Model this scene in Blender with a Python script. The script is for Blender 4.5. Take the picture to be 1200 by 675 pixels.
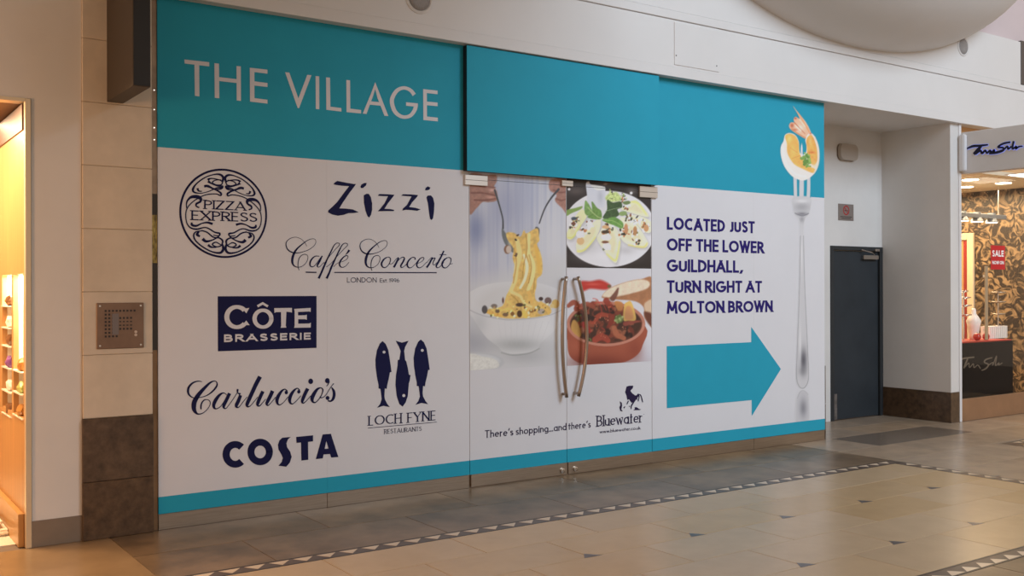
import bpy, bmesh, math, random
import numpy as np
from mathutils import Vector, Matrix
from mathutils.geometry import tessellate_polygon

random.seed(7)
for o in list(bpy.data.objects):
    bpy.data.objects.remove(o, do_unlink=True)
scene = bpy.context.scene
COL = scene.collection

# ------------------------------------------------------------------ camera
FPX, YAW, PITCH, ROLL, CAMH = 1182.69, math.radians(55.1422), math.radians(0.05706), math.radians(-0.16578), 1.6
D = 6.857                                   # plane of the hoarding
_d = np.array([math.cos(YAW) * math.cos(PITCH), math.sin(YAW) * math.cos(PITCH), math.sin(PITCH)])
_r = np.array([math.sin(YAW), -math.cos(YAW), 0.0])
_u = np.cross(_r, _d)
_R = _r * math.cos(ROLL) + _u * math.sin(ROLL)
_U = _u * math.cos(ROLL) - _r * math.sin(ROLL)
cam_data = bpy.data.cameras.new('camera')
cam = bpy.data.objects.new('camera', cam_data)
COL.objects.link(cam)
cam_data.sensor_width = 36.0
cam_data.lens = FPX * 36.0 / 1200.0
cam_data.clip_end = 200
M = Matrix.Identity(4)
for i in range(3):
    M[i][0] = _R[i]; M[i][1] = _U[i]; M[i][2] = -_d[i]
M[2][3] = CAMH
cam.matrix_world = M
scene.camera = cam

def ray(x, y):
    return _d + (x - 600.0) / FPX * _R - (y - 337.5) / FPX * _U
def on(x, y, X=None, Y=None, Z=None):
    v = ray(x, y)
    t = X / v[0] if X is not None else (Y / v[1] if Y is not None else (Z - CAMH) / v[2])
    return Vector((t * v[0], t * v[1], CAMH + t * v[2]))
def W(x, y, Y=D):                           # photo pixel -> (X, Z) on a wall plane
    p = on(x, y, Y=Y)
    return (p.x, p.z)

# ------------------------------------------------------------------ world, lights, exposure
world = bpy.data.worlds.new('world'); scene.world = world
world.use_nodes = True
bg = world.node_tree.nodes['Background']
bg.inputs['Color'].default_value = (1.0, 0.77, 0.58, 1)
bg.inputs['Strength'].default_value = 0.555

def area(name, loc, target, sx, sy, power, color):
    ld = bpy.data.lights.new(name, 'AREA'); ld.shape = 'RECTANGLE'
    ld.size = sx; ld.size_y = sy; ld.energy = power; ld.color = color
    o = bpy.data.objects.new(name, ld); COL.objects.link(o)
    o.location = loc
    o.rotation_euler = (Vector(target) - Vector(loc)).to_track_quat('-Z', 'Y').to_euler()
    return o
area('skylight', (9.0, -6.0, 10.0), (7.0, 6.8, 2.4), 7.0, 6.0, 1620, (0.67, 0.83, 1.0))
area('warm_fill_left', (-1.6, 5.5, 2.2), (1.0, 6.8, 0.9), 0.6, 0.6, 46, (1.0, 0.50, 0.22))  # added fill for the warm spill on the left wall, no fixture
scene.view_settings.view_transform = 'Standard'
scene.view_settings.look = 'None'
scene.view_settings.exposure = 0.0
scene.view_settings.gamma = 1.0
scene.view_settings.use_curve_mapping = False

# ------------------------------------------------------------------ colours and materials
def lin(c):
    c = np.asarray(c, float) / 255.0
    return np.where(c <= 0.04045, c / 12.92, ((c + 0.055) / 1.055) ** 2.4)
def rgb(*c):
    l = lin(c); return (float(l[0]), float(l[1]), float(l[2]), 1.0)
MATS = {}
def mat(name, color, rough=0.6, metal=0.0, noise=0.0, nscale=8.0, bump=0.0, coat=0.0, spec=0.5, rnd=0.0, color2=None, detail=6.0, stretch=None, coatr=0.1):
    if name in MATS: return MATS[name]
    m = bpy.data.materials.new(name); m.use_nodes = True
    nt = m.node_tree; b = nt.nodes['Principled BSDF']
    b.inputs['Base Color'].default_value = color
    b.inputs['Roughness'].default_value = rough
    b.inputs['Metallic'].default_value = metal
    b.inputs['Specular IOR Level'].default_value = spec
    b.inputs['Coat Weight'].default_value = coat
    b.inputs['Coat Roughness'].default_value = coatr
    if noise or bump or color2 or rnd:
        tc = nt.nodes.new('ShaderNodeTexCoord')
        mp = nt.nodes.new('ShaderNodeMapping')
        if stretch: mp.inputs['Scale'].default_value = stretch
        nt.links.new(tc.outputs['Object'], mp.inputs['Vector'])
        oi = nt.nodes.new('ShaderNodeObjectInfo')
        if rnd:
            ad = nt.nodes.new('ShaderNodeVectorMath'); ad.operation = 'MULTIPLY_ADD'
            cm = nt.nodes.new('ShaderNodeCombineXYZ')
            for k in range(3): nt.links.new(oi.outputs['Random'], cm.inputs[k])
            nt.links.new(cm.outputs[0], ad.inputs[0]); ad.inputs[1].default_value = (37, 23, 11)
            nt.links.new(mp.outputs[0], ad.inputs[2]); vec = ad.outputs[0]
        else:
            vec = mp.outputs[0]
        nz = nt.nodes.new('ShaderNodeTexNoise')
        nz.inputs['Scale'].default_value = nscale; nz.inputs['Detail'].default_value = detail
        nz.inputs['Roughness'].default_value = 0.6
        nt.links.new(vec, nz.inputs['Vector'])
        rp = nt.nodes.new('ShaderNodeValToRGB')
        rp.color_ramp.elements[0].position = 0.32; rp.color_ramp.elements[1].position = 0.68
        c = np.array(color[:3]); c2 = np.array(color2[:3]) if color2 else c * (1 + noise)
        c1 = c if color2 else c * (1 - noise)
        rp.color_ramp.elements[0].color = (*c1, 1); rp.color_ramp.elements[1].color = (*np.minimum(c2, 1), 1)
        nt.links.new(nz.outputs['Fac'], rp.inputs['Fac'])
        out = rp.outputs['Color']
        if rnd:
            mr = nt.nodes.new('ShaderNodeMapRange')
            mr.inputs['To Min'].default_value = 1 - rnd; mr.inputs['To Max'].default_value = 1 + rnd
            nt.links.new(oi.outputs['Random'], mr.inputs['Value'])
            hs = nt.nodes.new('ShaderNodeHueSaturation')
            nt.links.new(mr.outputs[0], hs.inputs['Value']); nt.links.new(out, hs.inputs['Color'])
            mr2 = nt.nodes.new('ShaderNodeMapRange')
            mr2.inputs['To Min'].default_value = 1.10; mr2.inputs['To Max'].default_value = 0.92
            sn = nt.nodes.new('ShaderNodeMath'); sn.operation = 'FRACT'
            ml = nt.nodes.new('ShaderNodeMath'); ml.operation = 'MULTIPLY'; ml.inputs[1].default_value = 7.31
            nt.links.new(oi.outputs['Random'], ml.inputs[0]); nt.links.new(ml.outputs[0], sn.inputs[0])
            nt.links.new(sn.outputs[0], mr2.inputs['Value']); nt.links.new(mr2.outputs[0], hs.inputs['Saturation'])
            out = hs.outputs['Color']
        nt.links.new(out, b.inputs['Base Color'])
        if bump:
            bp = nt.nodes.new('ShaderNodeBump'); bp.inputs['Strength'].default_value = bump
            bp.inputs['Distance'].default_value = 0.01
            nt.links.new(nz.outputs['Fac'], bp.inputs['Height']); nt.links.new(bp.outputs[0], b.inputs['Normal'])
    MATS[name] = m
    return m
def emit(name, color, strength):
    if name in MATS: return MATS[name]
    m = bpy.data.materials.new(name); m.use_nodes = True
    b = m.node_tree.nodes['Principled BSDF']
    b.inputs['Base Color'].default_value = (*color, 1)
    b.inputs['Emission Color'].default_value = (*color, 1)
    b.inputs['Emission Strength'].default_value = strength
    MATS[name] = m
    return m

WHITE_ALB = np.array([0.74, 0.735, 0.76])
M_WHITE = mat('hoarding_white', (*WHITE_ALB, 1), 0.6, spec=0.2, noise=0.012, nscale=3)
M_TEAL = mat('hoarding_teal', (0.022, 0.355, 0.50, 1), 0.6, spec=0.2, noise=0.02, nscale=4)
M_NAVY = mat('navy_ink', (0.010, 0.011, 0.060, 1), 0.7, spec=0.15)
M_PURPLE = mat('violet_ink', (0.026, 0.016, 0.15, 1), 0.7, spec=0.15)
M_DARKINK = mat('dark_violet_ink', (0.026, 0.016, 0.055, 1), 0.7, spec=0.15)
M_VILLAGE = mat('pale_ink', (0.70, 0.68, 0.70, 1), 0.5)
M_STEEL = mat('brushed_steel', (0.44, 0.37, 0.30, 1), 0.38, 1.0, noise=0.10, nscale=5, stretch=(1, 1, 30))
M_STEELB = mat('bright_steel', (0.62, 0.58, 0.54, 1), 0.25, 1.0)
M_BLACK = mat('black_paint', (0.012, 0.011, 0.011, 1), 0.5)
M_FASCIA = mat('fascia_paint', (0.72, 0.70, 0.68, 1), 0.55, noise=0.02, nscale=1.5)
M_PAINT = mat('wall_paint', (0.69, 0.67, 0.645, 1), 0.65, noise=0.04, nscale=1.6)
M_STONE = mat('cream_stone', (0.63, 0.54, 0.43, 1), 0.7, noise=0.07, nscale=5, bump=0.06, rnd=0.03)
M_GRANITE = mat('brown_granite', (0.050, 0.030, 0.018, 1), 0.32, color2=(0.125, 0.078, 0.046, 1), nscale=16, detail=14, rnd=0.05)
M_PLINTH = mat('plinth_metal', (0.27, 0.22, 0.175, 1), 0.45, 0.6, noise=0.1, nscale=3)
M_DOOR = mat('door_slate', (0.028, 0.034, 0.040, 1), 0.55, spec=0.3, noise=0.12, nscale=3)
M_DOORFR = mat('door_frame_slate', (0.022, 0.026, 0.030, 1), 0.45)
M_TILE = mat('buff_limestone', (0.455, 0.315, 0.172, 1), 0.27, noise=0.05, nscale=5, rnd=0.045)
M_MARGIN = mat('grey_brown_limestone', (0.090, 0.057, 0.030, 1), 0.30, spec=0.32, color2=(0.225, 0.150, 0.088, 1), nscale=3.2, detail=9, rnd=0.10)
M_MARGDK = mat('dark_limestone', (0.125, 0.098, 0.076, 1), 0.27, color2=(0.17, 0.135, 0.105, 1), nscale=3.5)
M_MARGLT = mat('brown_limestone', (0.27, 0.205, 0.145, 1), 0.27, color2=(0.36, 0.27, 0.19, 1), nscale=3.5, rnd=0.07)
M_MARGMID = mat('glow_tinted_limestone', (0.20, 0.125, 0.060, 1), 0.30, color2=(0.28, 0.18, 0.092, 1), nscale=3.2, detail=9)  # margin stone with the left shop's warm glow put into its colour
M_GROUT = mat('grout', (0.16, 0.12, 0.09, 1), 0.7)
M_STRIP = mat('border_stone', (0.095, 0.066, 0.050, 1), 0.35, spec=0.3, noise=0.12, nscale=8)
M_STRIPDK = mat('border_line_stone', (0.035, 0.025, 0.020, 1), 0.35, spec=0.3)
M_INLAY = mat('pale_inlay_stone', (0.60, 0.47, 0.34, 1), 0.3, noise=0.06, nscale=6)
M_INLAYDK = mat('dark_inlay_stone', (0.085, 0.072, 0.070, 1), 0.3)
M_WOOD = mat('warm_timber', (0.46, 0.24, 0.09, 1), 0.35, noise=0.12, nscale=3, stretch=(6, 6, 0.5))
M_BRONZE = mat('bronze_plate', (0.24, 0.15, 0.10, 1), 0.4, 0.5, noise=0.15, nscale=5)
M_HOLE = mat('dark_slot', (0.03, 0.022, 0.02, 1), 0.6)

# ------------------------------------------------------------------ mesh helpers
class MB:
    def __init__(s): s.v = []; s.f = []
    def add(s, vs, fs):
        k = len(s.v); s.v += [tuple(v) for v in vs]; s.f += [tuple(i + k for i in f) for f in fs]; return s
    def box(s, x0, x1, y0, y1, z0, z1):
        return s.add([(x0,y0,z0),(x1,y0,z0),(x1,y1,z0),(x0,y1,z0),(x0,y0,z1),(x1,y0,z1),(x1,y1,z1),(x0,y1,z1)],
                     [(0,3,2,1),(4,5,6,7),(0,1,5,4),(1,2,6,5),(2,3,7,6),(3,0,4,7)])
    def prism(s, pts, a, b, axis='y'):                  # polygon in the other two axes, from a to b
        pts = list(pts); n = len(pts)
        def P(p, t): return (p[0], t, p[1]) if axis == 'y' else ((t, p[0], p[1]) if axis == 'x' else (p[0], p[1], t))
        vs = [P(p, a) for p in pts] + [P(p, b) for p in pts]
        tri = tessellate_polygon([[Vector((p[0], p[1], 0)) for p in pts]])
        fs = [tuple(t) for t in tri] + [tuple(i + n for i in reversed(t)) for t in tri]
        fs += [(i, (i + 1) % n, (i + 1) % n + n, i + n) for i in range(n)]
        return s.add(vs, fs)
    def tube(s, pts, r, n=10, cap=True):
        pts = [Vector(p) for p in pts]; rs = r if hasattr(r, '__len__') else [r] * len(pts)
        k0 = len(s.v); prev = None
        for i, p in enumerate(pts):
            t = (pts[min(i + 1, len(pts) - 1)] - pts[max(i - 1, 0)]).normalized()
            a = prev if prev is not None else (Vector((0, 0, 1)) if abs(t.z) < 0.9 else Vector((1, 0, 0)))
            a = (a - t * a.dot(t)).normalized(); prev = a; b = t.cross(a)
            for j in range(n):
                w = 2 * math.pi * j / n
                s.v.append(tuple(p + (a * math.cos(w) + b * math.sin(w)) * rs[i]))
        for i in range(len(pts) - 1):
            for j in range(n):
                s.f.append((k0 + i*n + j, k0 + i*n + (j+1) % n, k0 + (i+1)*n + (j+1) % n, k0 + (i+1)*n + j))
        if cap:
            s.f.append(tuple(k0 + j for j in reversed(range(n))))
            s.f.append(tuple(k0 + (len(pts)-1)*n + j for j in range(n)))
        return s
    def lathe(s, prof, c, n=24, axis='z'):
        k0 = len(s.v); m = len(prof)
        for (r, h) in prof:
            for j in range(n):
                w = 2 * math.pi * j / n; a, b = r * math.cos(w), r * math.sin(w)
                s.v.append((c[0]+a, c[1]+b, c[2]+h) if axis == 'z' else (c[0]+a, c[1]+h, c[2]+b))
        for i in range(m - 1):
            for j in range(n):
                s.f.append((k0+i*n+j, k0+i*n+(j+1) % n, k0+(i+1)*n+(j+1) % n, k0+(i+1)*n+j))
        s.f.append(tuple(k0 + j for j in reversed(range(n)))); s.f.append(tuple(k0+(m-1)*n+j for j in range(n)))
        return s
    def build(s, name, m, parent=None, smooth=False, bevel=0.0, segs=1):
        me = bpy.data.meshes.new(name); me.from_pydata(s.v, [], s.f); me.update()
        bm = bmesh.new(); bm.from_mesh(me)
        bmesh.ops.recalc_face_normals(bm, faces=bm.faces)
        if bevel:
            es = [e for e in bm.edges if len(e.link_faces) == 2 and e.calc_face_angle(0) > 0.7]
            bmesh.ops.bevel(bm, geom=es, offset=bevel, segments=segs, affect='EDGES', clamp_overlap=True)
        bm.to_mesh(me); bm.free()
        if smooth:
            for p in me.polygons: p.use_smooth = True
        me.materials.append(m)
        o = bpy.data.objects.new(name, me); COL.objects.link(o)
        if parent: o.parent = parent
        return o
def tag(o, label, cat, group=None, kind=None):
    o['label'] = label; o['category'] = cat
    if group: o['group'] = group
    if kind: o['kind'] = kind
    return o
def thing(name, label, cat, group=None, kind=None):
    o = bpy.data.objects.new(name, None); COL.objects.link(o); o.empty_display_size = 0.1
    return tag(o, label, cat, group, kind)
def BX(name, m, parent, *b, bevel=0.0, segs=1):
    return MB().box(*b).build(name, m, parent, bevel=bevel, segs=segs)

def spline(pts, closed=False, n=6):
    P = [np.array(p, float) for p in pts]; out = []
    N = len(P); last = N if closed else N - 1
    for i in range(last):
        if closed: p0, p1, p2, p3 = P[i-1], P[i], P[(i+1) % N], P[(i+2) % N]
        else: p0, p1, p2, p3 = P[max(i-1, 0)], P[i], P[i+1], P[min(i+2, N-1)]
        for k in range(n):
            t = k / n
            out.append(0.5*((2*p1) + (-p0+p2)*t + (2*p0-5*p1+4*p2-p3)*t*t + (-p0+3*p1-3*p2+p3)*t**3))
    if not closed: out.append(P[-1])
    return out
def ribbon_quads(pts):                       # list of (x, y, width) -> left and right rails
    P = np.array(pts, float); n = len(P)
    T = np.zeros((n, 2)); T[1:-1] = P[2:, :2] - P[:-2, :2]; T[0] = P[1, :2] - P[0, :2]; T[-1] = P[-1, :2] - P[-2, :2]
    T /= np.maximum(np.linalg.norm(T, axis=1, keepdims=True), 1e-9)
    Nn = np.stack([-T[:, 1], T[:, 0]], 1); h = np.maximum(P[:, 2:3], 1e-6) / 2
    return P[:, :2] + Nn * h, P[:, :2] - Nn * h

class Ink:
    """Flat print: polygons given in photo pixels or in wall metres, laid on one plane."""
    def __init__(s, x0=0, y0=0, sc=1, to=None): s.x0, s.y0, s.sc = x0, y0, sc; s.v = []; s.f = []; s.lay = []; s.to = to or W
    def px(s, x, y): return s.to(s.x0 + x / s.sc, s.y0 + y / s.sc)
    def rawpoly(s, loops):
        k = len(s.v); flat = [p for l in loops for p in l]
        tri = tessellate_polygon([[Vector((p[0], p[1], 0)) for p in l] for l in loops])
        s.v += flat; s.f += [tuple(i + k for i in t) for t in tri]; s._l(len(flat))
    def poly(s, pts, holes=(), smooth=0):
        def cv(l):
            if smooth: l = spline(l, True, smooth)
            return [s.px(p[0], p[1]) for p in l]
        s.rawpoly([cv(pts)] + [cv(h) for h in holes]); return s
    def _l(s, n):                            # every stroke a hair in front of the one before
        q = (s.lay[-1] + 1) % 14 if s.lay else 0
        s.lay += [q]*n
    def _rails(s, a, b):
        k = len(s.v); n = len(a); s.v += list(a) + list(b); s._l(2*n)
        s.f += [(k+i, k+i+1, k+n+i+1, k+n+i) for i in range(n-1)]
    def pen(s, pts, n=6, mirror=None, k=1.0):
        q = spline([(p[0], p[1], p[2] * k) for p in pts], False, n)
        a, b = ribbon_quads(q)
        a = [s.px(*p) for p in a]; b = [s.px(*p) for p in b]
        s._rails(a, b)
        if mirror is not None:
            s._rails([(2*mirror-p[0], p[1]) for p in a], [(2*mirror-p[0], p[1]) for p in b])
        return s
    def disc(s, cx, cy, rx, ry=None, n=24):
        ry = ry or rx
        return s.poly([(cx + rx*math.cos(2*math.pi*i/n), cy + ry*math.sin(2*math.pi*i/n)) for i in range(n)])
    def arc(s, cx, cy, rx, ry, a0, a1, w, w2=None, n=40):
        pts = []
        for i in range(n + 1):
            t = math.radians(a0 + (a1 - a0 + (4 if abs(a1 - a0) == 360 else 0)) * i / n)
            ww = w if w2 is None else w2 + (w - w2) * abs(math.cos(t))
            pts.append((cx + rx*math.cos(t), cy - ry*math.sin(t), ww))
        a, b = ribbon_quads(pts); s._rails([s.px(*p) for p in a], [s.px(*p) for p in b]); return s
    def build(s, name, m, parent, Y=D - 0.0015, plane='y', label=None):
        me = bpy.data.meshes.new(name)
        e = 6e-5
        vs = [(x, Y - e*q, z) for (x, z), q in zip(s.v, s.lay)] if plane == 'y' else [(Y - e*q, x, z) for (x, z), q in zip(s.v, s.lay)]
        fs = []
        for f in s.f:                                   # all faces look at the hall
            p = [Vector(vs[i]) for i in f]
            nrm = (p[1]-p[0]).cross(p[2]-p[0])
            fs.append(tuple(reversed(f)) if (nrm.y if plane == 'y' else nrm.x) > 0 else f)
        me.from_pydata(vs, [], fs); me.update(); me.materials.append(m)
        o = bpy.data.objects.new(name, me); COL.objects.link(o); o.parent = parent
        if label: o['label'] = label
        return o

# ------------------------------------------------------------------ stroke alphabet
def AR(cx, cy, rx, ry, a0, a1, n=14):
    return [(cx + rx*math.cos(math.radians(a0+(a1-a0)*i/n)), cy + ry*math.sin(math.radians(a0+(a1-a0)*i/n))) for i in range(n+1)]
S1 = [(.44,.86),(.34,.97),(.22,1.0),(.10,.96),(.03,.85),(.04,.70),(.14,.59),(.30,.48),(.42,.38),(.46,.24),(.41,.09),(.27,0),(.13,.02),(.0,.14)]
sS = [(x, y) for x, y in [tuple(p[:2]) for p in spline(S1, False, 3)]]
G = {
 'A':(.70,[[(0,0),(.35,1)],[(.35,1),(.70,0)],[(.14,.30),(.56,.30)]]),
 'B':(.50,[[(0,0),(0,1)],[(0,1),(.22,1)]+AR(.22,.76,.22,.24,90,-90)+[(0,.52)],[(0,.52),(.24,.52)]+AR(.24,.26,.26,.26,90,-90)+[(0,0)]]),
 'C':(.66,[AR(.42,.5,.42,.5,52,308,26)]),
 'D':(.60,[[(0,0),(0,1)],[(0,1),(.16,1)]+AR(.16,.5,.44,.5,90,-90,20)+[(0,0)]]),
 'E':(.42,[[(0,0),(0,1)],[(0,1),(.42,1)],[(0,.52),(.38,.52)],[(0,0),(.42,0)]]),
 'F':(.40,[[(0,0),(0,1)],[(0,1),(.40,1)],[(0,.50),(.36,.50)]]),
 'G':(.80,[AR(.42,.5,.42,.5,48,352,28)+[(.84,.47)],[(.48,.47),(.80,.47)]]),
 'H':(.56,[[(0,0),(0,1)],[(.56,0),(.56,1)],[(0,.52),(.56,.52)]]),
 'I':(.0,[[(0,0),(0,1)]]),
 'J':(.30,[[(.30,1),(.30,.22)]+AR(.14,.2,.16,.2,0,-130)]),
 'L':(.38,[[(0,0),(0,1)],[(0,0),(.38,0)]]),
 'M':(.78,[[(0,0),(.08,1)],[(.08,1),(.39,.12)],[(.39,.12),(.70,1)],[(.70,1),(.78,0)]]),
 'N':(.60,[[(0,0),(0,1)],[(0,1),(.60,0)],[(.60,0),(.60,1)]]),
 'O':(.84,[AR(.42,.5,.42,.5,0,360,32)]),
 'P':(.46,[[(0,0),(0,1)],[(0,1),(.20,1)]+AR(.20,.74,.26,.26,90,-90)+[(0,.48)]]),
 'R':(.50,[[(0,0),(0,1)],[(0,1),(.22,1)]+AR(.22,.75,.25,.25,90,-90)+[(0,.50)],[(.20,.50),(.50,0)]]),
 'S':(.46,[sS]),
 'T':(.50,[[(.25,0),(.25,1)],[(0,1),(.50,1)]]),
 'U':(.54,[[(0,1),(0,.28)]+AR(.27,.27,.27,.27,180,360)+[(.54,1)]]),
 'V':(.64,[[(0,1),(.32,0)],[(.32,0),(.64,1)]]),
 'W':(.92,[[(0,1),(.23,0)],[(.23,0),(.46,1)],[(.46,1),(.69,0)],[(.69,0),(.92,1)]]),
 'X':(.60,[[(0,1),(.60,0)],[(0,0),(.60,1)]]),
 'Y':(.60,[[(0,1),(.30,.48)],[(.30,.48),(.60,1)],[(.30,0),(.30,.50)]]),
 'Z':(.52,[[(0,1),(.52,1)],[(.52,1),(0,0)],[(0,0),(.52,0)]]),
 ',':(.06,[[(.14,.14),(-.02,-.26)]]), '.':(.0,[[(0,0),(0,.02)]]), "'":(.05,[[(.08,1),(0,.74)]]),
 'a':(.46,[AR(.23,.30,.23,.30,0,360,24),[(.46,0),(.46,.60)]]),
 'b':(.46,[AR(.23,.30,.23,.30,0,360,24),[(0,0),(0,1)]]),
 'c':(.40,[AR(.25,.30,.25,.30,50,310,20)]),
 'd':(.46,[AR(.23,.30,.23,.30,0,360,24),[(.46,0),(.46,1)]]),
 'e':(.46,[[(.02,.32),(.44,.32)],AR(.23,.30,.23,.30,5,315,24)]),
 'g':(.46,[AR(.23,.30,.23,.30,0,360,24),[(.46,.60),(.46,-.08)]+AR(.24,-.10,.22,.18,0,-150)]),
 'h':(.40,[[(0,0),(0,1)],[(0,.36)]+AR(.20,.38,.20,.22,180,0)+[(.40,0)]]),
 'i':(.0,[[(0,0),(0,.60)],[(0,.86),(0,.90)]]),
 'k':(.36,[[(0,0),(0,1)],[(0,.28),(.34,.60)],[(.10,.36),(.36,0)]]),
 'l':(.0,[[(0,0),(0,1)]]),
 'n':(.40,[[(0,0),(0,.60)],[(0,.36)]+AR(.20,.38,.20,.22,180,0)+[(.40,0)]]),
 'o':(.50,[AR(.25,.30,.25,.30,0,360,24)]),
 'p':(.46,[AR(.23,.30,.23,.30,0,360,24),[(0,-.30),(0,.60)]]),
 'r':(.24,[[(0,0),(0,.60)],[(0,.36)]+AR(.20,.36,.20,.24,180,70)]),
 's':(.30,[[(x*.66, y*.60) for x, y in sS]]),
 't':(.26,[[(.11,0),(.11,.86)],[(-.03,.60),(.28,.60)]]),
 'u':(.40,[[(0,.60),(0,.22)]+AR(.20,.20,.20,.20,180,360)+[(.40,.22)],[(.40,0),(.40,.60)]]),
 'w':(.66,[[(0,.60),(.165,0)],[(.165,0),(.33,.60)],[(.33,.60),(.495,0)],[(.495,0),(.66,.60)]]),
 '1':(.16,[[(.16,0),(.16,1)],[(0,.80),(.16,1)]]),
 '9':(.46,[AR(.23,.68,.23,.32,0,360,24),[(.46,.68),(.42,.30),(.25,0)]]),
 '6':(.46,[AR(.23,.30,.23,.30,0,360,24),[(0,.30),(.06,.70),(.26,1)]]),
}
def letter(ink, ch, t, thin, H, xs, place, serif):
    """strokes of one glyph; t/thin = heavy/light stroke in metres; place maps glyph metres to wall metres"""
    w, strokes = G[ch]
    def mp(p): return (t/2 + p[0]*xs, t/2 + p[1]*(H - t))
    for st in strokes:
        q = [mp(p) for p in st]
        if len(q) == 2:
            (x0, y0), (x1, y1) = q; dx, dy = x1-x0, y1-y0
            if abs(dx) < 1e-6:
                lo, hi = min(y0, y1) - t/2, max(y0, y1) + t/2
                ink.rawpoly([[place(x0-t/2, lo), place(x0+t/2, lo), place(x0+t/2, hi), place(x0-t/2, hi)]])
            elif abs(dy) < 1e-6:
                h = thin/2; off = 0.0
                if st[0][1] == 0: off = -(t/2 - h)
                elif st[0][1] == 1: off = t/2 - h
                e = t/2 if not serif else 0
                ink.rawpoly([[place(min(x0,x1)-e, y0-h+off), place(max(x0,x1)+e, y0-h+off), place(max(x0,x1)+e, y0+h+off), place(min(x0,x1)-e, y0+h+off)]])
            else:
                ww = t if (dx*dy < 0 or not serif) else thin
                if ch == 'Z': ww = t
                if ch == 'N' and serif: ww = t
                def ext(x, y, g):
                    yy = 0 if g == 0 else (H if g == 1 else y)
                    return (x + (yy - y) * dx/dy, yy)
                a = ext(x0, y0, st[0][1]); b = ext(x1, y1, st[1][1])
                hw = ww/2 * math.hypot(dx, dy) / abs(dy)
                ink.rawpoly([[place(a[0]-hw, a[1]), place(a[0]+hw, a[1]), place(b[0]+hw, b[1]), place(b[0]-hw, b[1])]])
            if serif and abs(dy) > 1e-6:
                for (x, y), g in zip(q, st):
                    if g[1] in (0, 1, .6) and not (ch in 'AVWw' and g in ((.35,1),(.32,0),(.23,0),(.69,0),(.46,1),(.165,0),(.495,0),(.33,.6))) and not (ch in 'ZE' and abs(dx) > 0):
                        yy = 0 if g[1] == 0 else (H - thin*.8 if g[1] == 1 else y + t/2 - thin*.8)
                        lft = 1.3*t; rgt = 1.3*t if g[1] != .6 else .4*t
                        ink.rawpoly([[place(x-lft, yy), place(x+rgt, yy), place(x+rgt, yy+thin*.8), place(x-lft, yy+thin*.8)]])
        else:
            P = np.array(q); T = np.gradient(P, axis=0); T /= np.maximum(np.linalg.norm(T, axis=1, keepdims=True), 1e-9)
            if np.linalg.norm(P[0]-P[-1]) < 1e-6:
                tt = P[1] - P[-2]; T[0] = T[-1] = tt / np.linalg.norm(tt)
            wd = thin + (t - thin) * np.abs(T[:, 1]) ** 1.2
            a, b = ribbon_quads(np.column_stack([P, wd]))
            if np.linalg.norm(P[0]-P[-1]) < 1e-6:
                N0 = np.array([-T[0, 1], T[0, 0]]) * wd[0]/2
                a[0] = a[-1] = P[0] + N0; b[0] = b[-1] = P[0] - N0
            ink._rails([place(*p) for p in a], [place(*p) for p in b])
def text(inks, s, bl, br, tl, tr, t, thin=None, gap=0.12, space=0.32, serif=False):
    """one line of lettering: baseline left/right and cap line left/right as wall points (X, Z); t relative to cap height"""
    bl, br, tl, tr = [np.array(p, float) for p in (bl, br, tl, tr)]
    Wd = np.linalg.norm(br - bl); H = 0.5*(np.linalg.norm(tl-bl) + np.linalg.norm(tr-br))
    T = t*H; th = (thin if thin is not None else t)*H
    sw = sum(G[c][0] for c in s if c != ' '); n = len(s.replace(' ', ''))
    fixed = n*T + (len(s.replace(' ', '')) - 1)*gap*H + s.count(' ')*space*H
    xs = (Wd - fixed)/max(sw, 1e-6)
    x = 0.0; wi = 0
    for c in s:
        if c == ' ': x += space*H; wi += 1; continue
        ink = inks[wi] if isinstance(inks, list) else inks
        def place(u, v, x=x):
            f = (x+u)/Wd; b = bl + (br-bl)*f; tt = tl + (tr-tl)*f
            p = b + (tt-b)*(v/H); return (float(p[0]), float(p[1]))
        letter(ink, c, T, th, H, xs, place, serif)
        x += G[c][0]*xs + T + gap*H

# ================================================================== FLOOR
floor = tag(MB().box(-6, 20, -8, 8.2, -0.20, -0.004).build('floor', M_GROUT), 'polished stone floor of the shopping hall', 'floor', kind='structure')
_tm = {}
def tile(x0, x1, y0, y1, m, name='tile', gap=0.002, parent=floor):
    w, h = round(x1-x0-2*gap, 4), round(y1-y0-2*gap, 4)
    k = (w, h, m.name)
    if k not in _tm:
        o = MB().box(-w/2, w/2, -h/2, h/2, -0.02, 0.0).build(name, m, parent, bevel=0.0015)
        _tm[k] = o.data
    else:
        o = bpy.data.objects.new(name, _tm[k]); COL.objects.link(o); o.parent = parent
    o.location = ((x0+x1)/2, (y0+y1)/2, 0)
    return o
rows = [5.555, 5.12, 4.685, 4.245, 3.81, 3.32]
XB = 8.115                                   # inner side of the border at the far end
for r in range(5):
    ph = 2.49 if r % 2 == 0 else 2.94
    x = ph - 0.8825*3; xs = []
    while x < XB - 0.2: xs.append(x); x += 0.8825
    xs.append(XB)
    for a, b in zip(xs[:-1], xs[1:]):
        if b < 0.8: continue
        tile(a, b, rows[r+1], rows[r], M_TILE)
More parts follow.
